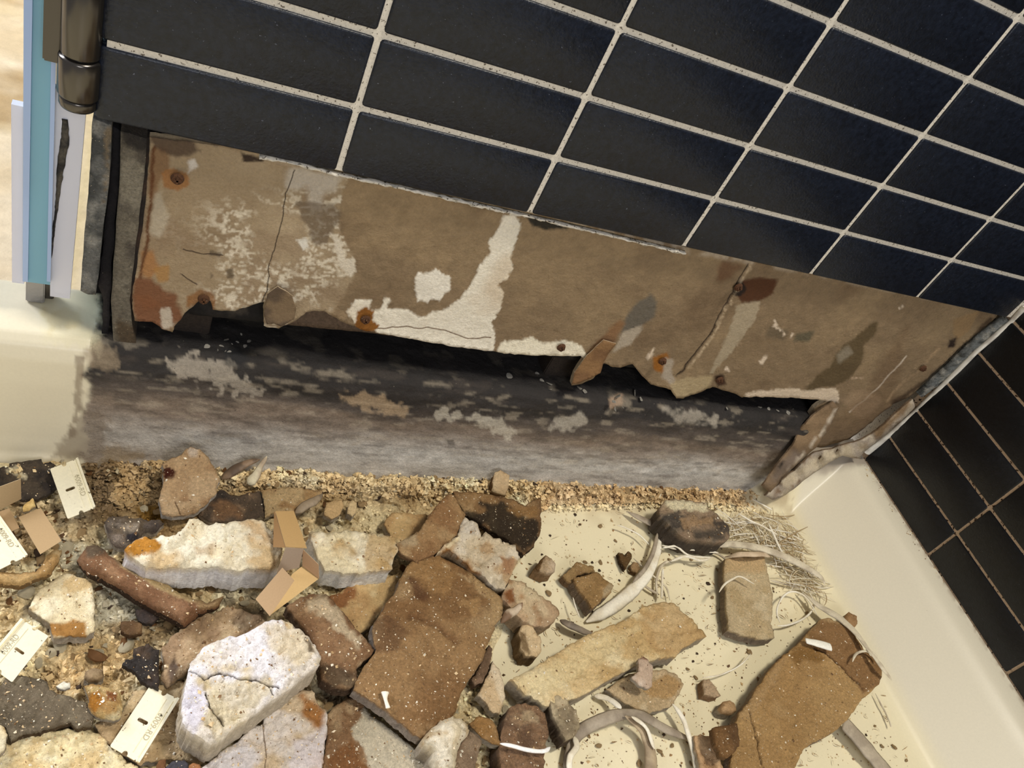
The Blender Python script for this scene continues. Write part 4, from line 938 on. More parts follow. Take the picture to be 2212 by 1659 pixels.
slab('plaster_slab', 'long lumpy white slab with an orange-stained left tip, left of the card sleeves', 'plaster slab', [(269, 1184), (290, 1166), (304, 1158), (345, 1156), (380, 1150), (402, 1130), (416, 1114), (432, 1112), (452, 1128), (488, 1128), (532, 1122), (554, 1120), (586, 1136), (604, 1156), (612, 1180), (608, 1205), (602, 1222), (580, 1226), (540, 1222), (512, 1228), (470, 1222), (430, 1226), (390, 1222), (345, 1224), (310, 1216), (284, 1200)], 0.047, 0.030, [(236, 220, 186), (244, 234, 208), (212, 184, 140)], 'plaster', side=(244, 240, 236), amp=.0035, ascale=60, jit=4, rough=.004, tilt=(0.0, -.004), mottle=30, round_=.004,
     patches=[([(265, 1184), (300, 1158), (330, 1158), (345, 1180), (322, 1200), (290, 1202)], (196, 136, 56), 6, 10), ([(425, 1180), (460, 1175), (455, 1195), (420, 1205)], (190, 158, 118), 8, 10, .05, .6), ([(520, 1130), (560, 1125), (590, 1150), (600, 1180), (560, 1170)], (206, 170, 122), 8, 16, .05, .7)])
slab('plaster_slab', 'shorter white slab right of the folded card sleeves', 'plaster slab', [(669, 1145), (700, 1150), (749, 1143), (803, 1149), (856, 1158), (860, 1180), (854, 1206), (846, 1228), (800, 1236), (740, 1234), (704, 1230), (692, 1208), (676, 1178)], 0.040, 0.024, [(236, 220, 182), (244, 232, 204), (208, 178, 130)], 'plaster', side=(236, 230, 216), amp=.0028, ascale=70, jit=3, rough=.004, mottle=34,
     patches=[([(800, 1150), (856, 1160), (850, 1235), (790, 1232), (785, 1200)], (198, 164, 112), 10, 18, .05, .7)])
slab('drywall_piece', 'fibrous brown board leaning up behind the big brown board', 'drywall', [(972, 1064), (956, 1077), (940, 1096), (922, 1118), (905, 1148), (880, 1162), (857, 1172), (864, 1190), (880, 1202), (899, 1212), (920, 1204), (945, 1194), (972, 1172), (990, 1154), (994, 1134), (1006, 1110), (992, 1088), (981, 1068)], 0.044, 0.006, [(170, 128, 82), (154, 110, 68), (190, 150, 102)], tilt=(-.004, -.014), side=(120, 92, 62), amp=.0012,
     patches=[([(857, 1165), (895, 1150), (900, 1175), (870, 1185)], (198, 172, 134), 6, 10)])
slab('drywall_piece', 'brown board half covered in black mould, against the rubble below the curb centre', 'drywall', [(981, 1060), (1024, 1061), (1071, 1069), (1110, 1078), (1135, 1091), (1150, 1080), (1168, 1073), (1170, 1120), (1168, 1152), (1153, 1180), (1131, 1198), (1112, 1176), (1092, 1163), (1053, 1140), (1030, 1120), (1004, 1112), (994, 1090)], 0.034, 0.007, [(152, 112, 68), (130, 94, 58), (172, 134, 88)], tilt=(0, -.014), side=(60, 46, 34), amp=.0015,
     patches=[([(1040, 1085), (1090, 1088), (1130, 1110), (1170, 1125), (1165, 1160), (1131, 1200), (1090, 1165), (1050, 1140), (1005, 1112), (1000, 1095), (1045, 1110)], (44, 38, 30), 6, 12, .06, .9), ([(1095, 1100), (1165, 1095), (1165, 1118), (1120, 1115)], (156, 118, 72), 6, 8, .06, .8)])
slab('plaster_chunk', 'pale grey chunk of plaster with a cream ridge, right of the leaning brown board', 'plaster chunk', [(1006, 1112), (1020, 1118), (1031, 1126), (1042, 1158), (1053, 1146), (1074, 1161), (1094, 1172), (1114, 1179), (1124, 1202), (1113, 1220), (1108, 1236), (1101, 1250), (1090, 1272), (1075, 1268), (1051, 1252), (1017, 1226), (990, 1204), (974, 1186), (950, 1192), (944, 1196), (960, 1176), (990, 1156), (996, 1128)], 0.042, 0.020, [(208, 190, 160), (222, 208, 184), (190, 160, 122)], 'plaster', side=(150, 126, 96), amp=.0030, ascale=70, tilt=(0, -.006), mottle=40,
     patches=[([(944, 1196), (990, 1154), (996, 1160), (960, 1196)], (238, 218, 178), 2, 3), ([(965, 1180), (1000, 1210), (1050, 1250), (1040, 1252), (990, 1216), (955, 1192)], (156, 112, 66), 3, 5), ([(1085, 1200), (1114, 1210), (1105, 1240), (1088, 1235)], (172, 132, 96), 6, 8), ([(998, 1115), (1030, 1126), (1038, 1160), (1000, 1150)], (222, 210, 192), 6, 6)])
slab('drywall_piece', 'sloping dusty wedge running down to the pan right of the big brown board', 'drywall', [(1096, 1262), (1101, 1249), (1133, 1256), (1164, 1281), (1190, 1300), (1213, 1322), (1200, 1340), (1177, 1352), (1157, 1352), (1128, 1338), (1104, 1312), (1085, 1290)], 0.026, 0.022, [(190, 160, 126), (206, 182, 146), (170, 134, 96)], 'plaster', tilt=(-.026, -.004), side=(150, 128, 100), amp=.0018,
     patches=[([(1085, 1275), (1110, 1270), (1118, 1300), (1095, 1305)], (140, 92, 56), 6, 8), ([(1140, 1262), (1180, 1292), (1160, 1300), (1130, 1275)], (222, 204, 166), 8, 10, .04, .7)])
slab('drywall_piece', 'big brown board in the middle of the heap, dusted with white grit', 'drywall', [(879, 1222), (898, 1208), (922, 1200), (947, 1197), (975, 1212), (1006, 1231), (1035, 1250), (1058, 1269), (1087, 1292), (1089, 1310), (1086, 1330), (1072, 1347), (1065, 1371), (1052, 1400), (1044, 1425), (1028, 1448), (1017, 1465), (1004, 1486), (997, 1502), (988, 1525), (981, 1545), (960, 1560), (944, 1574), (926, 1588), (908, 1594), (880, 1572), (842, 1540), (800, 1512), (765, 1489), (774, 1462), (786, 1440), (802, 1420), (815, 1400), (806, 1380), (805, 1350), (830, 1310), (858, 1272), (868, 1245)], 0.038, 0.012, [(166, 124, 78), (146, 104, 62), (180, 142, 96)], side=(170, 156, 142), amp=.002, ascale=30, mottle=22, tilt=(0.0, .004), dome=.003,
     patches=[([(885, 1250), (905, 1240), (932, 1275), (925, 1300), (895, 1290)], (104, 68, 44), 8, 14, .06, .8), ([(805, 1340), (850, 1330), (880, 1365), (860, 1400), (815, 1405)], (112, 80, 54), 12, 20, .06, .7), ([(870, 1215), (950, 1200), (1000, 1235), (960, 1290), (900, 1260)], (190, 148, 96), 14, 14, .04, .6), ([(1010, 1225), (1088, 1290), (1086, 1330), (1070, 1340), (1060, 1300), (1020, 1260)], (200, 166, 118), 5, 8, .06, .8),
              ([(1000, 1295), (1030, 1290), (1035, 1325), (1010, 1330)], (200, 160, 108), 8, 16, .08, .7), ([(960, 1220), (1010, 1250), (1050, 1290), (1030, 1270), (970, 1225)], (212, 180, 134), 3, 5)],
     lines=[([(890, 1330), (940, 1345), (985, 1380)], (112, 74, 46), 12, 12, 6, .06, 3, .6)])
slab('drywall_piece', 'brown slab dusted white along its right edge, sloping down from the card sleeves', 'drywall', [(620, 1306), (645, 1292), (672, 1280), (704, 1280), (730, 1308), (765, 1350), (798, 1388), (809, 1402), (798, 1416), (784, 1428), (770, 1442), (776, 1470), (757, 1486), (727, 1484), (697, 1467), (693, 1430), (682, 1396), (665, 1367), (636, 1330)], 0.036, 0.014, [(166, 124, 84), (148, 106, 70), (190, 152, 110)], side=(92, 72, 54), amp=.0022,
     patches=[([(660, 1300), (700, 1285), (735, 1325), (790, 1385), (775, 1395), (735, 1370), (690, 1320)], (226, 204, 168), 8, 16, .07, .8), ([(690, 1435), (740, 1440), (775, 1445), (772, 1486), (727, 1486), (697, 1470)], (96, 80, 62), 12, 14, .05, .8)], dome=.006)
slab('plaster_chunk', 'large fan-shaped white chunk with painted lilac daylight and cracks, left of bottom centre', 'plaster chunk', [(412, 1431), (426, 1412), (441, 1399), (462, 1388), (487, 1374), (512, 1370), (537, 1362), (556, 1350), (574, 1342), (592, 1338), (613, 1337), (632, 1345), (647, 1353), (662, 1368), (674, 1383), (686, 1400), (693, 1418), (693, 1436), (674, 1450), (654, 1462), (640, 1476), (624, 1488), (600, 1506), (578, 1522), (540, 1548), (496, 1577), (478, 1594), (456, 1606), (430, 1592), (407, 1577), (396, 1560), (393, 1540), (395, 1512), (398, 1486), (404, 1462)], 0.056, 0.032, [(228, 216, 200), (238, 232, 232), (214, 194, 156)], 'plaster', side=(196, 182, 160), amp=.0026, ascale=60, rough=.004, tilt=(.006, -.004), mottle=36, dome=.003,
     patches=[([(450, 1480), (540, 1460), (600, 1470), (560, 1520), (470, 1590), (440, 1560)], (220, 202, 160), 14, 16, .04, .7), ([(560, 1345), (650, 1355), (690, 1410), (640, 1440), (580, 1400)], (222, 202, 164), 16, 18, .04, .7), ([(400, 1490), (440, 1470), (450, 1540), (420, 1580), (398, 1550)], (222, 216, 226), 10, 12, .06, .8), ([(655, 1370), (672, 1385), (680, 1410), (665, 1405)], (110, 92, 68), 3, 6, .08, .8)],  # pale lilac patch is bluish daylight painted into the colour
     lines=[([(412, 1452), (440, 1470), (475, 1452), (500, 1462), (560, 1472), (600, 1488)], (60, 48, 38), 3.0, 2, 6, .06, 8), ([(446, 1498), (452, 1525), (470, 1540), (485, 1562)], (58, 46, 36), 2.6, 2, 5, .06, 4), ([(580, 1480), (592, 1500)], (58, 46, 36), 2, 2, 3)])
# ---- right of the big board
slab('plaster_flake', 'long tan-white flake just right of the big brown board', 'flake', [(1065, 1426), (1078, 1445), (1088, 1467), (1092, 1508), (1080, 1543), (1065, 1536), (1054, 1524), (1040, 1508), (1032, 1498), (1045, 1478), (1054, 1460)], 0.018, 0.009, [(216, 188, 148), (228, 208, 176)], 'plaster', step=6, amp=.0014, tilt=(-.004, 0))
slab('drywall_piece', 'narrow ribbed brown sliver hugging the right edge of the big brown board', 'drywall', [(1048, 1412), (1056, 1392), (1066, 1402), (1060, 1436), (1044, 1474), (1028, 1482), (1020, 1468), (1036, 1440)], 0.020, 0.008, [(146, 112, 84), (122, 92, 66)], step=5, side=(96, 74, 54))
slab('drywall_piece', 'dark brown crumbling block at bottom centre, right of the pale rounded lump', 'drywall', [(1102, 1527), (1120, 1518), (1138, 1516), (1156, 1522), (1172, 1532), (1184, 1554), (1189, 1584), (1180, 1610), (1178, 1640), (1172, 1700), (1080, 1700), (1082, 1640), (1080, 1611), (1086, 1575)], 0.026, 0.022, [(142, 106, 72), (116, 84, 56), (170, 136, 98)], 'mould', side=(86, 64, 46), amp=.003,
     patches=[([(1125, 1530), (1160, 1535), (1165, 1560), (1130, 1555)], (190, 166, 128), 6, 10, .08, .7)])
slab('drywall_piece', 'smooth ochre-brown wedge between the pale rounded lump and the dark block', 'drywall', [(1013, 1563), (1035, 1547), (1063, 1554), (1077, 1577), (1082, 1608), (1068, 1606), (1054, 1600), (1040, 1592), (1028, 1578)], 0.026, 0.008, [(158, 112, 60), (170, 126, 76)], step=6)
slab('plaster_lump', 'pale rounded lump of plaster at bottom centre, in front of the big brown board', 'plaster lump', [(914, 1593), (930, 1576), (955, 1554), (981, 1545), (1001, 1556), (1017, 1575), (1010, 1590), (998, 1602), (990, 1625), (984, 1650), (985, 1700), (930, 1700), (938, 1660), (939, 1622), (919, 1607)], 0.046, 0.034, [(220, 204, 172), (232, 220, 196), (202, 178, 140)], 'plaster', dome=.012, step=6, amp=.002)
slab('drywall_piece', 'smooth grey-brown shard right of the pale rounded lump, at the bottom edge', 'drywall', [(1017, 1577), (1030, 1586), (1042, 1600), (1036, 1627), (1028, 1650), (1024, 1700), (978, 1700), (983, 1650), (990, 1622), (998, 1602)], 0.038, 0.010, [(150, 120, 92), (162, 132, 102)], step=6, tilt=(-.006, 0))
slab('plaster_slab', 'long sandy slab right of centre, pointed at its upper right end', 'plaster slab', [(1102, 1467), (1140, 1448), (1180, 1426), (1206, 1408), (1234, 1390), (1262, 1374), (1293, 1360), (1345, 1340), (1372, 1322), (1392, 1308), (1417, 1300), (1457, 1298), (1472, 1314), (1486, 1328), (1508, 1350), (1530, 1371), (1509, 1380), (1472, 1400), (1462, 1416), (1430, 1420), (1415, 1422), (1380, 1434), (1350, 1448), (1326, 1462), (1286, 1486), (1250, 1504), (1232, 1510), (1205, 1522), (1178, 1524), (1158, 1512), (1138, 1500), (1120, 1484)], 0.026, 0.017, [(220, 192, 142), (204, 172, 120), (232, 212, 168)], 'plaster', side=(168, 154, 132), amp=.002, mottle=24, rough=.003,
     patches=[([(1120, 1470), (1200, 1430), (1300, 1370), (1380, 1360), (1300, 1430), (1200, 1490), (1150, 1500)], (234, 214, 166), 14, 20, .04, .6), ([(1380, 1320), (1460, 1300), (1525, 1370), (1450, 1415), (1400, 1400)], (196, 160, 110), 12, 16, .04, .7)])
slab('drywall_piece', 'tan scrap poking out from under the long sandy slab, on its lower side', 'drywall', [(1312, 1487), (1340, 1468), (1363, 1454), (1400, 1448), (1439, 1445), (1462, 1454), (1478, 1475), (1470, 1499), (1451, 1524), (1425, 1534), (1403, 1540), (1368, 1527), (1342, 1510)], 0.012, 0.008, [(214, 180, 134), (196, 162, 116), (226, 200, 158)], step=6, mottle=40,
     patches=[([(1388, 1490), (1440, 1455), (1475, 1475), (1460, 1505), (1410, 1510)], (202, 164, 112), 4, 6)])
slab('plaster_flake', 'small peeled white-pink flake standing over the edge of the long sandy slab', 'flake', [(1380, 1421), (1392, 1417), (1404, 1426), (1411, 1442), (1409, 1482), (1398, 1486), (1387, 1482), (1376, 1474), (1366, 1463), (1382, 1450)], 0.034, 0.004, [(216, 196, 176), (200, 174, 150)], 'plaster', step=5, tilt=(0, -.008),
     patches=[([(1378, 1398), (1396, 1398), (1400, 1424), (1382, 1422)], (150, 110, 86), 3, 4)])
slab('plaster_chunk', 'ribbed grey chunk at the lower left end of the long sandy slab', 'plaster chunk', [(1187, 1506), (1206, 1490), (1226, 1500), (1234, 1522), (1248, 1539), (1252, 1572), (1240, 1592), (1222, 1602), (1211, 1576), (1196, 1545)], 0.026, 0.018, [(164, 148, 118), (142, 126, 100), (190, 172, 140)], 'plaster', side=(80, 66, 52), step=6, amp=.0026, seed=9)
slab('drywall_piece', 'upright tan rectangular board near the right rim', 'drywall', [(1567, 1206), (1600, 1200), (1652, 1200), (1658, 1230), (1664, 1256), (1671, 1283), (1669, 1320), (1667, 1348), (1674, 1376), (1650, 1380), (1622, 1376), (1595, 1368), (1574, 1358), (1571, 1320), (1569, 1283), (1564, 1240)], 0.018, 0.012, [(210, 180, 134), (198, 166, 118), (222, 194, 150)], side=(140, 124, 106), amp=.0008, jit=2,
     patches=[([(1567, 1206), (1652, 1200), (1660, 1235), (1565, 1235)], (218, 186, 138), 8, 8)])
slab('drywall_piece', 'smaller brown chip tucked behind the corner of the brown square chip', 'drywall', [(1216, 1242), (1232, 1226), (1247, 1213), (1265, 1217), (1284, 1221), (1284, 1234), (1262, 1238), (1244, 1244), (1238, 1258), (1222, 1254)], 0.014, 0.010, [(172, 134, 84), (156, 118, 72)], step=5, side=(120, 94, 66))
slab('drywall_piece', 'brown square chip with a flaky left side, on the bare pan right of centre', 'drywall', [(1240, 1247), (1265, 1242), (1291, 1235), (1308, 1248), (1329, 1265), (1318, 1280), (1304, 1291), (1292, 1304), (1282, 1312), (1262, 1286), (1248, 1268)], 0.020, 0.016, [(178, 136, 84), (162, 122, 72)], step=5, side=(128, 110, 92),
     patches=[([(1304, 1291), (1329, 1265), (1318, 1258), (1302, 1276)], (196, 172, 134), 3, 3)], tilt=(0, .002))
slab('plaster_lump', 'small pinkish pebble lying alone on the pan right of the mouldy board', 'plaster lump', [(1157, 1226), (1166, 1210), (1178, 1199), (1192, 1206), (1201, 1218), (1198, 1234), (1182, 1240), (1168, 1232)], 0.018, 0.016, [(186, 160, 126), (204, 182, 154)], 'plaster', step=4, dome=.004, jit=1.2, side=(140, 112, 80),
     patches=[([(1156, 1228), (1164, 1208), (1180, 1198), (1172, 1215), (1166, 1232)], (112, 84, 52), 2, 2)])
slab('drywall_piece', 'thin layered chip standing on the pan left of the long sandy slab', 'drywall', [(1122, 1366), (1128, 1348), (1138, 1339), (1154, 1355), (1168, 1376), (1172, 1406), (1159, 1417), (1138, 1415), (1126, 1395)], 0.020, 0.018, [(206, 178, 136), (216, 190, 150)], 'plaster', step=5, side=(120, 98, 70),
     patches=[([(1120, 1360), (1134, 1370), (1146, 1412), (1128, 1400)], (140, 116, 84), 3, 4)])
slab('drywall_piece', 'dark heart-shaped brown chip on the pan behind the loose white strip', 'drywall', [(1337, 1192), (1346, 1194), (1351, 1200), (1358, 1188), (1366, 1194), (1365, 1206), (1358, 1218), (1352, 1229), (1345, 1216)], 0.010, 0.006, [(104, 74, 40), (80, 56, 34)], step=4, jit=1, side=(60, 44, 30))
slab('drywall_piece', 'small tan chip beside the dark heart-shaped chip', 'drywall', [(1362, 1222), (1368, 1214), (1380, 1216), (1384, 1228), (1376, 1238), (1364, 1232)], 0.008, 0.006, [(170, 132, 88)], step=4, jit=1, side=(120, 92, 62))
slab('plaster_chunk', 'chunk of plaster with black mould on its face, among the shavings at the back right', 'plaster chunk', [(1426, 1112), (1425, 1095), (1436, 1080), (1455, 1076), (1476, 1077), (1503, 1082), (1528, 1090), (1540, 1100), (1554, 1112), (1568, 1128), (1576, 1140), (1577, 1160), (1562, 1168), (1541, 1172), (1515, 1166), (1489, 1165), (1470, 1155), (1450, 1140)], 0.034, 0.026, [(170, 144, 112), (150, 124, 96), (112, 98, 80)], 'mould', side=(70, 58, 46), amp=.003, ascale=110, tilt=(0, -.004),
     patches=[([(1438, 1082), (1476, 1077), (1528, 1092), (1532, 1102), (1490, 1104), (1445, 1100)], (232, 218, 180), 3, 6), ([(1426, 1106), (1470, 1106), (1490, 1120), (1530, 1114), (1570, 1124), (1575, 1150), (1500, 1136), (1450, 1146)], (64, 56, 48), 5, 22, .09, .85), ([(1470, 1118), (1540, 1116), (1550, 1140), (1480, 1140)], (178, 144, 104), 4, 14, .09, .8), ([(1500, 1145), (1560, 1145), (1570, 1165), (1500, 1165)], (86, 74, 60), 8, 8)])
slab('drywall_piece', 'big orange-brown board at the lower right with a cracked upper flap', 'drywall', [(1774, 1338), (1790, 1332), (1812, 1342), (1835, 1355), (1852, 1378), (1870, 1403), (1890, 1424), (1906, 1438), (1904, 1460), (1899, 1478), (1880, 1496), (1864, 1509), (1848, 1532), (1832, 1554), (1812, 1574), (1790, 1589), (1762, 1600), (1738, 1618), (1726, 1640), (1716, 1659), (1712, 1700), (1577, 1700), (1580, 1640), (1582, 1618), (1590, 1570), (1597, 1538), (1619, 1515), (1630, 1494), (1645, 1474), (1660, 1452), (1674, 1435), (1700, 1410), (1719, 1396), (1735, 1376), (1751, 1361)], 0.026, 0.013, [(190, 146, 90), (178, 134, 80), (200, 160, 108)], side=(150, 130, 108), amp=.0016, ascale=24, mottle=14,
     patches=[([(1774, 1338), (1835, 1355), (1906, 1438), (1899, 1478), (1862, 1500), (1855, 1478), (1838, 1462), (1815, 1436), (1790, 1415), (1765, 1398), (1740, 1392), (1751, 1361)], (160, 122, 80), 3, 5), ([(1700, 1420), (1720, 1400), (1760, 1400), (1790, 1425), (1770, 1432), (1735, 1425), (1725, 1448), (1712, 1430)], (142, 104, 54), 7, 10, .06, .8), ([(1595, 1545), (1620, 1515), (1680, 1435), (1700, 1420), (1670, 1480), (1620, 1560)], (196, 160, 112), 10, 12, .05, .7)],
     lines=[([(1762, 1400), (1800, 1422), (1825, 1446), (1845, 1468), (1862, 1484)], (76, 52, 30), 3, 2, 4, .06, 6), ([(1620, 1540), (1632, 1580), (1640, 1620), (1645, 1650)], (70, 46, 24), 2.6, 2, 4, .06, 7)])
slab('drywall_piece', 'dark brown folded flap on the left edge of the big orange-brown board', 'drywall', [(1540, 1572), (1562, 1568), (1593, 1562), (1598, 1590), (1600, 1612), (1574, 1634), (1560, 1632), (1548, 1612)], 0.038, 0.006, [(134, 94, 54), (112, 78, 46)], step=6, dome=.004, side=(120, 92, 62))
slab('drywall_piece', 'pinkish-tan crumbly scrap at the bottom edge left of the big orange-brown board', 'drywall', [(1500, 1588), (1540, 1586), (1552, 1612), (1560, 1650), (1578, 1700), (1520, 1700), (1510, 1640)], 0.018, 0.010, [(206, 170, 128), (182, 144, 104)], 'plaster', step=6, amp=.002)
slab('drywall_piece', 'small tan chip left of the orange-brown board, pointing to the bottom right', 'drywall', [(1519, 1478), (1520, 1468), (1535, 1466), (1546, 1482), (1558, 1502), (1545, 1506), (1522, 1500)], 0.012, 0.010, [(200, 164, 124), (186, 150, 112)], step=5, jit=1.5, side=(160, 128, 96))
slab('plaster_lump', 'tan rounded lump touching the left edge of the orange-brown board', 'plaster lump', [(1553, 1530), (1562, 1516), (1578, 1512), (1590, 1522), (1592, 1536), (1578, 1544), (1560, 1540)], 0.012, 0.011, [(196, 160, 118)], 'plaster', step=4, jit=1, dome=.005)
slab('plaster_lump', 'brown lump at the right rim above the orange-brown board', 'plaster lump', [(1824, 1334), (1834, 1322), (1852, 1330), (1852, 1348), (1842, 1360), (1828, 1350)], 0.020, 0.016, [(166, 130, 90)], 'plaster', step=4, jit=2, dome=.004)
slab('wood_chip', 'short pale chip standing upright in the rubble below the curb centre', 'chip', [(1064, 1058), (1066, 1036), (1070, 1018), (1082, 1014), (1101, 1026), (1099, 1048), (1094, 1070), (1078, 1066)], 0.026, 0.010, [(194, 166, 128), (206, 180, 142)], 'plaster', step=5, jit=1, tilt=(0, -.012), side=(120, 92, 62))
slab('plaster_flake', 'short pale nub of plaster in the rubble behind the second white slab', 'flake', [(750, 1108), (752, 1088), (762, 1078), (772, 1084), (770, 1106), (762, 1114)], 0.022, 0.008, [(212, 186, 142)], 'plaster', step=4, jit=1)
slab('plaster_flake', 'pointed pale flake in the rubble left of the short pale nub', 'flake', [(700, 1110), (706, 1084), (722, 1080), (740, 1078), (744, 1090), (734, 1112), (718, 1120)], 0.020, 0.006, [(200, 168, 122)], 'plaster', step=5, jit=1.5)
slab('drywall_piece', 'small brown block at the bottom left behind the lowest blade, first of two', 'drywall', [(338, 1650), (344, 1640), (358, 1640), (358, 1660), (350, 1700), (334, 1690)], 0.024, 0.016, [(126, 82, 48)], step=5, jit=1, side=(84, 56, 36))
slab('plaster_lump', 'dark slate-coloured lump at the bottom edge right of the lowest blade', 'plaster lump', [(358, 1655), (372, 1642), (398, 1640), (408, 1650), (400, 1690), (360, 1700)], 0.026, 0.018, [(70, 66, 74), (52, 48, 54)], 'mould', step=5, jit=2, side=(44, 40, 46))
slab('drywall_piece', 'orange-brown lump at the bottom edge beside the dark slate lump', 'drywall', [(408, 1652), (418, 1646), (432, 1650), (438, 1668), (430, 1700), (404, 1690)], 0.026, 0.018, [(170, 110, 66)], step=5, jit=1, side=(110, 74, 46))
slab('drywall_piece', 'small brown wedge wedged under the tip of the fan-shaped chunk', 'drywall', [(455, 1612), (468, 1600), (474, 1610), (462, 1630), (454, 1626)], 0.022, 0.008, [(74, 58, 44)], step=4, jit=1, side=(54, 42, 32))
# ================================================================== RAZOR BLADES
def blade(label, quad, z, txt=True, notch=True):
    """quad px: spine-start, spine-end, edge-end, edge-start (spine = thick back)"""
    q = on_z(np.array([p[0] for p in quad], float), np.array([p[1] for p in quad], float), np.asarray(z, float))
    root = empty('razor_blade', q.mean(0)-np.array([0, 0, 0.0006]), label, 'razor blade', 'single-edge razor blades on the rubble')
    def at(u, v):        # u along spine, v from spine (0) to cutting edge (1)
        u = np.asarray(u)[..., None]; v = np.asarray(v)[..., None]
        return (q[0]*(1-u)+q[1]*u)*(1-v)+(q[3]*(1-u)+q[2]*u)*v
    out = []
    def arc(cu, cv, ru, rv, a0, a1, n=8): return [(cu+ru*math.cos(math.radians(a)), cv+rv*math.sin(math.radians(a))) for a in np.linspace(a0, a1, n)]
    out += [(0.0, 0.0), (1.0, 0.0)]
    out += [(1.0, .10)] + [(1.0+.012-.03*math.sin(t), .10+.08*t/math.pi) for t in np.linspace(0.3, math.pi-.3, 5)] + [(1.0, .18), (1.0, .42)] + arc(1.0, .50, .055, .085, 270, 90, 9) + [(1.0, .58), (1.0, .97), (0.985, 1.0)]
    out += [(0.015, 1.0), (0.0, .97), (0.0, .58)] + arc(0.0, .50, .055, .085, 90, -90, 9) + [(0.0, .42), (0, .18)] + [(0.0+.018*math.sin(t), .18-.08*t/math.pi) for t in np.linspace(0.3, math.pi-.3, 5)] + [(0, .10)]
    out = np.array(out)
    hole = np.array(arc(.5, .70, .028, .05, 0, 180, 7)+arc(.5, .46, .028, .05, 180, 360, 7))
    P, F = cdt_fill(out[::-1], 0.06, [hole])
    V = at(P[:, 0], P[:, 1]); V[:, 2] += 0.0008
    nrm = np.cross(V[F[0][1]]-V[F[0][0]], V[F[0][2]]-V[F[0][0]])
    if nrm[2] < 0: F = F[:, ::-1]
    dn = np.zeros_like(V); dn[:, 2] = -0.0008
    a_, f_, c_, n_ = extrude_sheet(V, F, dn, 1, 0)
    mesh_obj('blade_body', a_, f_, MT['steel'], None, root, False)
    Lm = 1.0
    def strip(name, u0, u1, v0, v1, h, mat=MT['steel'], lbl=None):
        b = [at(u0, v0), at(u1, v0), at(u1, v1), at(u0, v1)]
        b = [np.array(x) for x in b]; bot = [x+np.array([0, 0, 0.0008]) for x in b]; top = [x+np.array([0, 0, h]) for x in b]
        n = np.cross(b[1]-b[0], b[2]-b[0])
        if n[2] < 0: bot = bot[::-1]; top = top[::-1]
        return prism_between(name, bot, top, mat, root)
    strip('spine', 0.0, 1.0, -0.015, 0.065, 0.0024)
    strip('stiffening_rib', 0.06, 0.94, 0.115, 0.135, 0.0012); strip('stiffening_rib', 0.08, 0.92, 0.33, 0.345, 0.0012)
    if txt:
        cu = bpy.data.curves.new('stamp', 'FONT'); cu.body = '\u25CA009-RD'; cu.size = 1.0; cu.align_x = 'CENTER'; cu.align_y = 'CENTER'
        to = bpy.data.objects.new('stamp', cu); COL.objects.link(to)
        dg = bpy.context.evaluated_depsgraph_get(); me = bpy.data.meshes.new_from_object(to.evaluated_get(dg)); bpy.data.objects.remove(to)
        tv = np.array([v.co[:] for v in me.vertices]); tf = [list(p.vertices) for p in me.polygons]; bpy.data.meshes.remove(me)
        if len(tv):
            W = np.ptp(tv[:, 0])
            uu = 0.50+tv[:, 0]/W*0.42; vv = 0.235-tv[:, 1]*(0.42/W)*2.2
            Vt = at(uu, vv); Vt[:, 2] += 0.00105
            o = mesh_obj('stamped_lettering', Vt, tf, mat_plain('emboss_shade_tone', (172, 162, 132), 0.6) if 'emboss_shade' not in MT else MT['emboss_shade'], None, root, False)  # flat darker letters, shading of the embossed stamp put into their colour
    return root
blade('topmost razor blade, beside the dark torn paper, its slot showing black', [(167, 992), (205, 1098), (146, 1122), (108, 1014)], [0.026, 0.022, 0.022, 0.026])
blade('razor blade cut by the left picture edge beside the lower card sleeve', [(-6, 1110), (59, 1202), (-2, 1232), (-66, 1140)], 0.026)
blade('razor blade cut by the left picture edge, just above the dark grey-brown board', [(-32, 1432), (46, 1339), (105, 1375), (26, 1475)], 0.020)
blade('lowest razor blade, lying flat left of the fan-shaped white chunk', [(386, 1511), (300, 1649), (237, 1613), (324, 1482)], 0.017)

# ================================================================== CARD BLADE SLEEVES
def card(parent, name, poly, zs, cols=((186, 154, 112), (178, 146, 104)), thick=0.0006):
    P = on_z(np.array([p[0] for p in poly], float), np.array([p[1] for p in poly], float), np.asarray(zs, float))
    n = len(P); V = []; F = []
    # subdivide as a bilinear quad
    K = 6; G = []
    for i in range(K+1):
        for j in range(K+1):
            u, v = i/K, j/K
            G.append((P[0]*(1-u)+P[1]*u)*(1-v)+(P[3]*(1-u)+P[2]*u)*v)
    G = np.array(G); F = []
    for i in range(K):
        for j in range(K):
            a = i*(K+1)+j; b = (i+1)*(K+1)+j; F += [[a, b, b+1], [a, b+1, a+1]]
    F = np.array(F)
    nr = np.cross(G[F[0][1]]-G[F[0][0]], G[F[0][2]]-G[F[0][0]]); nr /= np.linalg.norm(nr)
    if nr @ (CAM-G[0]) < 0: F = F[:, ::-1]; nr = -nr
    dn = np.tile(-nr*thick, (len(G), 1))
    c = np.tile((lin(cols[0])+lin(cols[1]))/2, (len(G), 1))
    a_, f_, c_, n_ = extrude_sheet(G, F, dn, 0, 0, c, (206, 184, 148))
    return mesh_obj(name, a_, f_, MT['card'], c_, parent, False)
s1 = empty('card_sleeve', on_z(625, 1145, 0.046), 'folded kraft card blade sleeve bridging the two white slabs, upper of the pair', 'card sleeve')
card(s1, 'front_panel', [(595, 1104), (635, 1104), (663, 1184), (617, 1181)], [0.066, 0.066, 0.068, 0.068], ((182, 148, 98), (176, 142, 94)))
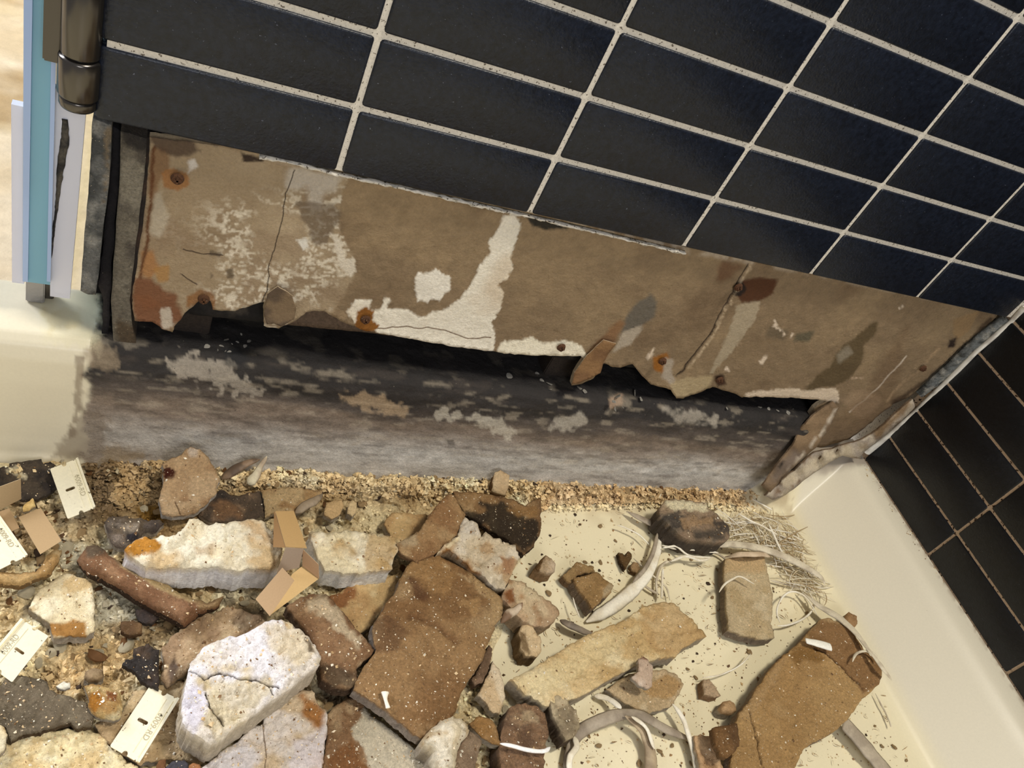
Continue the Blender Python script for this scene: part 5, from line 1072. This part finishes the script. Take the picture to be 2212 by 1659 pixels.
card(s1, 'side_flap', [(592, 1106), (594, 1106), (616, 1183), (590, 1182)], [0.058, 0.060, 0.064, 0.050], ((190, 150, 104), (176, 138, 94)))
card(s1, 'lower_panel', [(617, 1183), (656, 1185), (646, 1226), (598, 1238)], [0.068, 0.068, 0.054, 0.052], ((154, 134, 114), (154, 134, 114)))
s2 = empty('card_sleeve', on_z(625, 1280, 0.046), 'opened kraft card sleeve below the upper one, wings spread in a V', 'card sleeve')
card(s2, 'left_wing', [(610, 1226), (636, 1254), (583, 1331), (552, 1294)], [0.066, 0.062, 0.054, 0.056], ((182, 152, 118), (176, 146, 110)))
card(s2, 'right_wing', [(631, 1240), (654, 1222), (689, 1250), (581, 1331)], [0.050, 0.050, 0.048, 0.046], ((204, 172, 120), (200, 166, 114)))
card(s2, 'fold', [(654, 1187), (688, 1220), (689, 1250), (653, 1222)], [0.066, 0.060, 0.049, 0.052], ((172, 138, 104), (172, 138, 104)))
s3 = empty('card_sleeve', on_z(70, 1120, 0.024), 'bent kraft card blade sleeve at the left edge, under the cut-off blade', 'card sleeve')
card(s3, 'upper_flap', [(-12, 1056), (45, 1035), (46, 1078), (-10, 1106)], [0.046, 0.048, 0.028, 0.030], ((166, 142, 106), (160, 136, 102)))
card(s3, 'middle_panel', [(-10, 1108), (20, 1098), (42, 1140), (20, 1150)], [0.026, 0.026, 0.024, 0.024], ((160, 132, 96), (160, 132, 96)))
card(s3, 'lower_panel', [(40, 1117), (88, 1097), (133, 1168), (87, 1197)], [0.027, 0.028, 0.030, 0.029], ((178, 150, 112), (172, 144, 106)))

# ================================================================== STRIPS, SHAVINGS, FIBRES
def strand(name, label, cat, pts, z, w, color, flat=0.35, group=None, mat='fibre', n=46, parent=None, taper=0.15, wob=1.2, seed=0):
    """a strip or fibre along a pixel path; w width in metres, z height(s)"""
    pts = np.asarray(pts, float); k = len(pts)
    tt = np.linspace(0, k-1, n)
    # Catmull-Rom
    def cr(A, t):
        i = np.clip(np.floor(t).astype(int), 0, k-2); f = (t-i)[:, None] if A.ndim > 1 else t-i
        p0 = A[np.clip(i-1, 0, k-1)]; p1 = A[i]; p2 = A[i+1]; p3_ = A[np.clip(i+2, 0, k-1)]
        return 0.5*((2*p1)+(-p0+p2)*f+(2*p0-5*p1+4*p2-p3_)*f*f+(-p0+3*p1-3*p2+p3_)*f**3)
    px = cr(pts, tt)
    if wob: px = px+np.stack([(fbm(p3(px), .04, 2, seed+5)-.5)*2*wob, (fbm(p3(px), .04, 2, seed+8)-.5)*2*wob], -1)
    zz = cr(np.broadcast_to(np.asarray(z, float), (k,)).copy(), tt)
    P = on_z(px[:, 0], px[:, 1], zz)
    T = np.gradient(P, axis=0); T /= np.linalg.norm(T, axis=1)[:, None]
    S = np.cross(T, [0, 0, 1.]); S /= np.linalg.norm(S, axis=1)[:, None]; Nn = np.cross(S, T)
    ww = cr(np.broadcast_to(np.asarray(w, float), (k,)).copy(), tt)*(0.85+0.3*fbm(P, 120, 2, seed))
    e = np.clip(np.minimum(np.arange(n), np.arange(n)[::-1])/(n*taper+1e-6), 0.12, 1)**0.6 if taper else np.ones(n)
    K = 8; V = []
    for j in range(K):
        a = 2*math.pi*j/K
        V.append(P+S*(ww/2*e*math.cos(a))[:, None]+Nn*(ww/2*e*flat*math.sin(a))[:, None])
    V = np.concatenate(V); F = []
    for j in range(K):
        j2 = (j+1) % K
        for i in range(n-1): F.append([j*n+i, j*n+i+1, j2*n+i+1, j2*n+i])
    F.append([j*n for j in range(K)]); F.append([j*n+n-1 for j in range(K)][::-1])
    V[:, 2] = np.maximum(V[:, 2], 0.0004)
    c = mixcols(V, color, 90, seed)
    o = mesh_obj(name, V, F, MT[mat], c, parent, True)
    if parent is None: tag(o, label, cat, group)
    return o
GW = [(214, 202, 176), (184, 170, 146)]; WW = [(240, 232, 212), (226, 214, 188)]; GG = [(168, 154, 134), (142, 128, 110)]
strand('caulk_strip', 'broad white curved strip running down the middle of the bare pan', 'caulk strip', [(1424, 1146), (1424, 1180), (1412, 1215), (1392, 1248), (1362, 1280), (1325, 1310), (1292, 1330), (1266, 1344)], [.006, .008, .010, .010, .009, .008, .006, .004], [.006, .007, .009, .012, .014, .014, .012, .008], WW, .45)
strand('caulk_strip', 'grey strip lying along the upper left side of the broad white curved strip', 'caulk strip', [(1420, 1150), (1412, 1190), (1395, 1225), (1368, 1258)], [.012, .014, .014, .013], .0045, GG, .6)
strand('caulk_strip', 'grey strip slanting down to the mould-faced chunk at the back', 'caulk strip', [(1352, 1104), (1380, 1118), (1410, 1132), (1440, 1150), (1462, 1160)], [.008, .010, .012, .014, .012], [.004, .008, .010, .009, .006], GG, .3)
strand('caulk_strip', 'long grey strip arching from the mould-faced chunk to the right rim', 'caulk strip', [(1515, 1177), (1565, 1176), (1620, 1180), (1680, 1196), (1740, 1224), (1772, 1246), (1782, 1264)], [.014, .016, .018, .018, .016, .014, .010], [.006, .009, .011, .011, .011, .008, .004], GW, .3)
strand('caulk_strip', 'pale pinkish strip just below the long grey arching strip', 'caulk strip', [(1566, 1203), (1600, 1198), (1640, 1197), (1665, 1202)], [.012, .028, .028, .012], .007, [(214, 192, 162), (196, 172, 142)], .3)
strand('caulk_strip', 'grey strip curving in a half loop at the bottom, outer one', 'caulk strip', [(1226, 1700), (1224, 1656), (1234, 1614), (1254, 1580), (1300, 1556), (1348, 1542), (1392, 1548), (1432, 1572), (1470, 1588), (1500, 1598)], [.004, .006, .007, .009, .012, .013, .012, .009, .007, .005], [.006, .008, .010, .011, .012, .010, .010, .009, .008, .006], GG, .35)
strand('caulk_strip', 'white torn end on the half loop at the bottom, rising left of the bare pan', 'caulk strip', [(1240, 1590), (1246, 1612), (1232, 1635), (1230, 1670)], [.012, .013, .012, .010], .006, WW, .4)
strand('caulk_strip', 'white strip coming out from under the long sandy slab', 'caulk strip', [(1283, 1502), (1305, 1506), (1325, 1516), (1342, 1530)], [.005, .008, .012, .016], .006, WW, .5)
strand('caulk_strip', 'grey-brown strip running straight down inside the half loop', 'caulk strip', [(1350, 1546), (1380, 1570), (1398, 1600), (1406, 1635), (1404, 1700)], [.018, .014, .011, .009, .007], [.006, .008, .010, .012, .016], [(176, 156, 126), (150, 130, 104)], .4)
strand('caulk_strip', 'thin white strip beside the grey-brown strip inside the half loop', 'caulk strip', [(1364, 1548), (1390, 1566), (1404, 1590), (1414, 1618)], [.022, .019, .017, .014], .004, WW, .5)
strand('caulk_strip', 'thin cream strip curving down right of the half loop to the bottom edge', 'caulk strip', [(1452, 1521), (1474, 1550), (1488, 1590), (1500, 1632), (1508, 1700)], [.014, .014, .012, .010, .008], .0055, WW, .6)
strand('caulk_strip', 'thin bright white strip lying across the dark crumbling block', 'caulk strip', [(1080, 1606), (1112, 1612), (1150, 1622), (1176, 1622), (1188, 1614)], [.034, .034, .033, .032, .030], .0035, [(246, 242, 236)], .7)
strand('caulk_strip', 'grey-white ribbon along the right rim, over the edge of the orange-brown board', 'caulk strip', [(1730, 1276), (1768, 1308), (1812, 1334), (1850, 1368), (1876, 1404), (1905, 1440), (1926, 1468)], [.010, .016, .024, .032, .036, .038, .034], [.005, .009, .012, .010, .006, .007, .009], GW, .25)
strand('caulk_strip', 'broad flat grey strip leaving the picture at the bottom, right of the orange-brown board', 'caulk strip', [(1822, 1560), (1850, 1590), (1884, 1632), (1924, 1680), (1950, 1710)], [.014, .013, .012, .010, .008], [.018, .019, .020, .020, .020], [(178, 164, 142), (160, 146, 126)], .16, taper=.04)
strand('caulk_strip', 'grey twisted strip at the left end of the long sandy slab, bare pan side', 'caulk strip', [(1210, 1340), (1230, 1350), (1256, 1362), (1286, 1372)], [.007, .012, .012, .008], [.006, .008, .008, .004], [(146, 132, 114), (116, 104, 90)], .5)
strand('caulk_strip', 'brown curled leaf-like strip in the rubble right of the tall tan shard', 'caulk strip', [(480, 1034), (505, 1016), (535, 1000), (562, 992)], [.014, .020, .024, .026], [.008, .010, .008, .003], [(136, 112, 88), (92, 74, 58)], .5)
strand('caulk_strip', 'white pointed sliver standing in the rubble beside the brown curled strip', 'caulk strip', [(536, 1046), (552, 1028), (562, 1008), (577, 985)], [.016, .022, .028, .036], [.012, .008, .005, .003], [(216, 204, 172), (176, 156, 130)], .5)
strand('caulk_strip', 'grey peeling lip on the right end of the orange-tan scrap behind the sleeves', 'caulk strip', [(638, 1108), (660, 1092), (680, 1082), (698, 1066)], [.022, .026, .028, .028], [.007, .009, .008, .003], [(150, 132, 108), (120, 104, 84)], .4)
strand('caulk_strip', 'short white offcut on the upper flap of the orange-brown board', 'caulk strip', [(1740, 1384), (1765, 1390), (1796, 1398)], [.033, .033, .033], [.007, .009, .009], [(240, 236, 222)], .3, taper=.03)
strand('caulk_strip', 'tiny white dog-bone offcut near the left corner of the big brown board', 'caulk strip', [(832, 1494), (833, 1512), (838, 1530)], .0445, [.006, .003, .004], [(244, 234, 214)], .5, taper=.03)
strand('caulk_strip', 'dark forked sliver right of the big brown board, pale tip', 'caulk strip', [(1082, 1346), (1098, 1326), (1114, 1318), (1128, 1302)], [.030, .034, .036, .040], [.005, .009, .007, .004], [(120, 92, 66), (196, 176, 150)], .6)
# thin loose fibres one can pick out
FIB = [([(1369, 1206), (1392, 1228), (1418, 1250), (1440, 1270), (1446, 1296)], .0022), ([(1332, 1134), (1350, 1140), (1380, 1155), (1402, 1176)], .0020), ([(1553, 1280), (1566, 1262), (1584, 1250), (1600, 1246), (1630, 1262)], .0024),
       ([(1665, 1254), (1690, 1260), (1720, 1268), (1752, 1280)], .0030), ([(1680, 1352), (1700, 1350), (1730, 1340), (1752, 1322), (1758, 1300), (1746, 1278)], .0022), ([(1685, 1345), (1678, 1320), (1690, 1290), (1712, 1278), (1740, 1290), (1765, 1330)], .0022),
       ([(1420, 1290), (1418, 1255), (1426, 1226), (1440, 1214), (1452, 1218)], .0030), ([(1428, 1292), (1430, 1260), (1432, 1228)], .0030), ([(1448, 1212), (1480, 1202), (1510, 1210), (1535, 1206)], .0034), ([(1500, 1190), (1540, 1194), (1565, 1206), (1580, 1222)], .0028),
       ([(1430, 1178), (1470, 1186), (1510, 1188), (1552, 1194)], .0032), ([(1432, 1184), (1460, 1180), (1490, 1200), (1540, 1204)], .0026), ([(1842, 1430), (1850, 1412), (1872, 1406), (1890, 1414), (1898, 1428)], .0030), ([(1625, 1078), (1650, 1092), (1668, 1102)], .0026),
       ([(1595, 1108), (1620, 1124), (1650, 1138), (1680, 1156)], .0028), ([(1580, 1150), (1615, 1160), (1655, 1168), (1690, 1160)], .0030), ([(1516, 1464), (1560, 1456), (1600, 1436), (1622, 1412)], .0014), ([(1238, 1290), (1244, 1312), (1252, 1334)], .0014),
       ([(1890, 1498), (1908, 1530), (1922, 1560), (1924, 1570)], .0020), ([(1440, 1040), (1424, 1075)], .002), ([(1660, 1130), (1682, 1180), (1700, 1210)], .0030), ([(1388, 1262), (1404, 1274), (1424, 1284)], .003)]
def near_label(kind, p, s):
    best = None
    for (q2, z2, bd, lb_, nm_, ob_) in TOPS:
        if (np.ptp(bd[:, 0])*np.ptp(bd[:, 1])) < 2500: continue
        dd = -sdist(p[None], bd)[0]
        if best is None or dd < best[0]: best = (dd, bd, lb_)
    c_ = best[1].mean(0); v = p-c_; sx_ = v[0]/(np.ptp(best[1][:, 0])+1); sy_ = v[1]/(np.ptp(best[1][:, 1])+1)
    side = ('right of' if sx_ > 0 else 'left of') if abs(sx_) > abs(sy_) else ('in front of' if sy_ > 0 else 'behind')
    w = best[2].split(',')[0].split(); w = w[:9]
    while w[-1] in ('the', 'of', 'at', 'with', 'in', 'its', 'and', 'on', 'to', 'a', 'by', 'from', 'right', 'left', 'below', 'beside', 'behind', 'between', 'under', 'against', 'beneath', 'half'): w = w[:-1]
    return (kind if s is None else ('larger ' if s > .0105 else 'small ')+kind+' crumb')+' '+side+' the '+' '.join(w)
for i, (pts, w) in enumerate(FIB):
    onb = i in (2, 12)
    strand('caulk_fibre', near_label(('long' if sum(math.dist(a, b) for a, b in zip(pts, pts[1:])) > 85 else 'short')+(' white' if i % 3 else ' greyish')+' fibre', np.array(pts[len(pts)//2], float), None), 'fibre', pts, (.028 if i == 2 else .034 if i == 12 else .006+.004*(i % 3)), w, WW if i % 3 else GW, .8, 'loose caulk fibres', n=24, seed=i)
# nest of shavings nobody could count, at the back right corner
def nest(name, label, zone, count, lens, w, z, cols, seed, parent=None):
    rng = np.random.default_rng(seed); zone = np.array(zone, float); lo = zone.min(0); hi = zone.max(0); Vs = []; Fs = []; Cs = []; b = 0
    while len(Vs) < count:
        p = rng.uniform(lo, hi)
        if sdist(p[None], zone)[0] < 0: continue
        L = rng.uniform(*lens); a = rng.normal(0.6, 0.6); n = 9
        cv = rng.normal(0, 0.6)
        t = np.linspace(-.5, .5, n); ang = a+cv*t
        pts = p+np.stack([np.cos(ang)*t*L, np.sin(ang)*t*L*0.8], -1)
        zz = z[0]+(z[1]-z[0])*rng.random()+0.002*np.cos(t*3)
        P = on_z(pts[:, 0], pts[:, 1], zz); T = np.gradient(P, axis=0); T /= np.linalg.norm(T, axis=1)[:, None]
        S = np.cross(T, [0, 0, 1.]); ww = w*rng.uniform(.5, 1.4)*np.clip(1.2-np.abs(t)*2, .2, 1)
        for aa in (0, 2.09, 4.19): Vs.append(None) if False else None
        R3 = [P+S*(ww*math.cos(aa))[:, None]+np.array([0, 0, 1.])*(ww*math.sin(aa)*.7)[:, None] for aa in (0.5, 2.6, 4.7)]
        V = np.concatenate(R3); V[:, 2] = np.maximum(V[:, 2], .0003)
        F = [[b+j*n+i, b+j*n+i+1, b+((j+1) % 3)*n+i+1, b+((j+1) % 3)*n+i] for j in range(3) for i in range(n-1)]
        Vs.append(V); Fs += F; Cs.append(np.tile(lin(cols[rng.integers(len(cols))]), (len(V), 1))); b += len(V)
    o = mesh_obj(name, np.concatenate(Vs), Fs, MT['fibre'], np.concatenate(Cs), parent, True)
    if parent is None: tag(o, label, 'shavings', None, 'stuff')
    else: tag(o, None, None, None, 'stuff')
nest('caulk_shavings', 'tangle of hair-thin white caulk shavings in the back right corner of the pan', [(1560, 1118), (1610, 1116), (1690, 1112), (1716, 1135), (1770, 1240), (1790, 1300), (1720, 1270), (1660, 1200), (1582, 1178)], 300, (20, 90), .0008, (.001, .010), [(238, 226, 196), (214, 196, 158), (178, 152, 112), (246, 238, 220)], 3)

# ================================================================== CRUMBS
def crumb_mesh(seed, col):
    rng = np.random.default_rng(seed); bm = bmesh.new(); bmesh.ops.create_icosphere(bm, subdivisions=2, radius=0.5)
    V = np.array([v.co[:] for v in bm.verts]); F = [[v.index for v in f.verts] for f in bm.faces]; bm.free()
    for k in range(7):            # plane cuts make broken facets
        n = rng.normal(size=3); n /= np.linalg.norm(n); h = rng.uniform(.22, .42); d = V@n; V = V-np.outer(np.clip(d-h, 0, None), n)
    V = V*(1+0.7*(fbm(V, 4, 3, seed)[:, None]-.5)); V *= np.array([1, rng.uniform(.6, .95), rng.uniform(.25, .45)]); V[:, 2] -= V[:, 2].min()
    c = np.tile(lin(col), (len(V), 1))*(0.8+0.4*fbm(V, 6, 3, seed+2)[:, None])
    return V, F, c
KINDS = [('tan', (206, 172, 124)), ('cream', (232, 216, 178)), ('brown', (150, 110, 70)), ('dark', (70, 52, 38))]
big = [np.array(p) for p in PIECES]
def free(p, m=2):
    for q in big:
        if q[:, 0].min()-m < p[0] < q[:, 0].max()+m and q[:, 1].min()-m < p[1] < q[:, 1].max()+m and sdist(p[None], q)[0] > -m: return False
    return True
rng = np.random.default_rng(11)
zoneA = np.array(RP, float)                                    # rubble bed
zoneB = np.array([(1100, 1100), (1650, 1100), (1780, 1280), (1900, 1450), (1980, 1659), (1100, 1659), (1060, 1420), (1130, 1300)], float)
def rubble_z(p):
    i = np.argmin(((RB2-p)**2).sum(1)); return RBh[i]
def place_crumbs(kind, col, n, zone, size, label, group, seed, bed):
    src = []
    for s in range(3):
        V, F, c = crumb_mesh(seed+s, col)
        o = mesh_obj('plaster_crumb', V, F, MT['plaster' if kind != 'dark' else 'mould'], c, None, False, origin=False); tag(o, label, 'crumb', group); src.append(o)
    lo = zone.min(0); hi = zone.max(0); k = 0; tries = 0
    while k < n and tries < 8000:
        tries += 1
        p = rng.uniform(lo, hi)
        if not (0 < p[0] < 2212 and p[1] < 1655) or sdist(p[None], zone)[0] < 6 or not free(p): continue
        z = (rubble_z(p)-0.001) if bed else 0.0003
        o = src[k % 3] if k < 3 else src[k % 3].copy()
        if k >= 3: COL.objects.link(o)
        P = on_z(p[0], p[1], z); o.location = P
        s = rng.uniform(*size)*(1.6 if rng.random() < .08 else 1); o.scale = (s, s, s); o.rotation_euler = (rng.normal(0, .12), rng.normal(0, .12), rng.uniform(0, 6.28)); k += 1
        o['label'] = near_label(kind, p, s)
place_crumbs('tan', (206, 172, 124), 90, zoneA, (.005, .010), 'small tan crumb of plaster bedded in the rubble at the left', 'tan crumbs in the rubble', 20, True)
place_crumbs('cream', (236, 220, 184), 70, zoneA, (.004, .010), 'small cream crumb of plaster bedded in the rubble at the left', 'cream crumbs in the rubble', 30, True)
place_crumbs('brown', (146, 104, 66), 50, zoneA, (.004, .010), 'small brown crumb bedded in the rubble at the left', 'brown crumbs in the rubble', 40, True)
place_crumbs('dark', (92, 70, 50), 40, zoneA, (.004, .010), 'small dark brown crumb bedded in the rubble at the left', 'dark crumbs in the rubble', 50, True)
place_crumbs('tan', (200, 168, 122), 40, zoneB, (.003, .008), 'small tan crumb lying loose on the bare pan at the right', 'tan crumbs on the bare pan', 60, False)
place_crumbs('dark', (92, 70, 50), 26, zoneB, (.002, .005), 'tiny dark crumb lying loose on the bare pan at the right', 'dark crumbs on the bare pan', 70, False)
gcol = {}
for i, q in enumerate(RB2.astype(int)//6): gcol[(int(q[0]), int(q[1]))] = RBc[i]
def bedc(p): return np.array([gcol.get((int(a)//6, int(b)//6), RBc[0]) for a, b in p])
# grit far too fine to count
def grit(name, label, n, zone, size, cols, zf, seed, dens=None, parent=None, pts=None):
    rng = np.random.default_rng(seed); lo = zone.min(0); hi = zone.max(0)
    C_ = [crumb_mesh(90+i, (255, 255, 255))[:2] for i in range(4)]
    # low-poly grains
    base = np.array([(1, 0, 0), (-1, 0, 0), (0, 1, 0), (0, -1, 0), (0, 0, 1), (0, 0, -.2)], float)*.5
    bf = np.array([(0, 2, 4), (2, 1, 4), (1, 3, 4), (3, 0, 4), (2, 0, 5), (1, 2, 5), (3, 1, 5), (0, 3, 5)])
    p = rng.uniform(lo, hi, (n*3, 2)); p = p[sdist(p, zone) > 3]
    if dens is not None: p = p[rng.random(len(p)) < dens(p)]
    p = p[:n]
    if pts is not None: p = pts
    m = len(p)
    if callable(zf): z = zf(p)
    else: z = np.full(m, zf)
    P = on_z(p[:, 0], p[:, 1], z); s = rng.uniform(size[0], size[1], m)*rng.choice([1, 1, 1, 1.8], m)
    a = rng.uniform(0, 6.28, m); sc = rng.uniform(.4, 1, (m, 3)); sc[:, 2] *= .7
    B = base[None]*sc[:, None]*s[:, None, None]+rng.normal(0, .1, (m, 6, 3))*s[:, None, None]
    x = B[..., 0]*np.cos(a)[:, None]-B[..., 1]*np.sin(a)[:, None]; y = B[..., 0]*np.sin(a)[:, None]+B[..., 1]*np.cos(a)[:, None]
    V = np.stack([x, y, B[..., 2]], -1)+P[:, None]; V = V.reshape(-1, 3); V[:, 2] = np.maximum(V[:, 2], .0002)
    F = (bf[None]+6*np.arange(m)[:, None, None]).reshape(-1, 3)
    cc = np.stack([lin(c) for c in cols])[rng.integers(len(cols), size=m)]*rng.uniform(.8, 1.15, (m, 1))
    if parent is rub: cc = np.where((rng.random(m) < .07)[:, None], cc*.5, bedc(p)*rng.uniform(.85, 1.2, (m, 1)))
    c = np.repeat(cc, 6, 0)
    o = mesh_obj(name, V, F, MT['smooth'], c, parent, False)
    if parent is None: tag(o, label, 'grit', None, 'stuff')
    else: tag(o, None, None, None, 'stuff')
    return o
# grid lookup of the rubble heights
gh = {}
for i, q in enumerate(RB2.astype(int)//6): gh[(int(q[0]), int(q[1]))] = RBh[i]
def bedz(p): return np.array([gh.get((int(a)//6, int(b)//6), .003) for a, b in p])
grit('plaster_grit', 'countless fine grains of tan, white and brown grit over the rubble bed', 9000, zoneA, (.0016, .0045), [(226, 204, 160), (206, 172, 124), (240, 228, 200), (178, 140, 96), (120, 88, 56), (84, 62, 42)], bedz, 4, parent=rub)
zr = np.array([(200, 985), (700, 1005), (1060, 1024), (1400, 1045), (1645, 1047), (1690, 1085), (1660, 1112), (1560, 1104), (1400, 1100), (1200, 1106), (1000, 1085), (700, 1075), (480, 1060), (200, 1110)], float)
grit('curb_foot_grit', 'dense ridge of small tan chips heaped along the foot of the stained curb', 6500, zr, (.0018, .0050), [(208, 184, 136), (194, 166, 116), (222, 202, 160), (170, 140, 96), (132, 106, 72), (214, 190, 146)], lambda p: bedz(p)+.001, 6, parent=rub)
pg = grit('pan_grit', 'fine scattered grains of dust and grit over the bare cream pan', 2200, np.array([(1080, 1090), (1660, 1095), (1800, 1280), (1930, 1480), (2010, 1659), (1080, 1659)], float), (.0008, .0024), [(206, 176, 130), (150, 116, 76), (228, 208, 168), (96, 72, 48)], .0004, 8)
nest('caulk_shavings', 'short pale scrapings scattered over the pan floor at the right', [(1180, 1100), (1560, 1100), (1760, 1300), (1900, 1420), (1990, 1659), (1720, 1659), (1690, 1400), (1560, 1400), (1400, 1659), (1200, 1659), (1100, 1420), (1180, 1300)], 260, (5, 22), .0005, (.0005, .001), [(238, 222, 184), (186, 156, 112), (150, 118, 78)], 5, parent=pg)
grit('ledge_dust', None, 900, np.array([(1880, 985), (1945, 1085), (2040, 1215), (2130, 1350), (2212, 1480), (2212, 1520), (2110, 1370), (2010, 1230), (1925, 1110), (1850, 1000)], float), (.0008, .0024), [(214, 190, 146), (176, 144, 104), (120, 92, 62)], .0655, 18, parent=pg)
# grains and flakes lying on top of the broken boards, by board
rg = np.random.default_rng(33)
from mathutils.kdtree import KDTree
for ti, (q2, z2, bd, lb_, nm_, ob_) in enumerate(TOPS):
    x0, y0 = bd.min(0); x1, y1 = bd.max(0); A = (x1-x0)*(y1-y0)
    if A < 2500: continue
    t_ = rg.uniform((x0, y0), (x1, y1), (int(A/190), 2)); t_ = t_[sdist(t_, bd) > 4]
    kd = KDTree(len(q2))
    for i, q in enumerate(q2): kd.insert((q[0], q[1], 0), i)
    kd.balance()
    zz_ = np.array([z2[kd.find((q[0], q[1], 0))[1]] for q in t_])
    grit('surface_dust', None, 0, zoneA, (.0007, .0022), [(232, 214, 184), (216, 188, 146), (200, 168, 122), (240, 230, 208), (120, 90, 60)], lambda p: zz_+.0001, 44+ti, pts=t_, parent=ob_)
# chips lying in the dark cavity on top of the curb
rngc = np.random.default_rng(9)
Vc, Fc, cc_ = crumb_mesh(200, (196, 190, 178)); s0 = mesh_obj('plaster_chip', Vc, Fc, MT['plaster'], cc_, None, False, origin=False); tag(s0, 'pale plaster chip stuck on the black ledge behind the torn drywall', 'chip', 'pale chips on the black ledge')
spots = [(488, 735), (478, 752), (500, 745), (470, 758), (485, 760), (520, 724), (534, 738), (525, 748), (512, 742), (538, 718), (496, 762), (448, 750), (1100, 812), (1160, 808), (1170, 822), (1185, 830), (1210, 800), (1225, 806), (1250, 838), (1262, 846), (1325, 868), (1335, 858), (1345, 880), (1328, 884), (1370, 848), (1384, 862), (1188, 842), (1640, 880), (1660, 884), (1680, 888), (1700, 893), (1710, 884), (1570, 882)]
for i, (a, b) in enumerate(spots):
    o = s0 if i == 0 else s0.copy()
    if i: COL.objects.link(o)
    o['label'] = ('pale plaster chip in the left-hand cluster on the black ledge' if a < 600 else 'pale plaster chip on the black ledge near the hanging paper flap' if a < 1420 else 'pale plaster chip at the right end of the black ledge')
    P = on_z(a, b, 0.1245) if on_z(a, b, 0.1245)[1] > 0.002 else on_y(a, b, -0.006)
    s = rngc.uniform(.004, .008)*(1.5 if a > 1050 and i % 3 == 0 else 1); o.location = P; o.scale = (s, s, s*.7); o.rotation_euler = (rngc.normal(0.3, .3), rngc.normal(0, .3), rngc.uniform(0, 6))
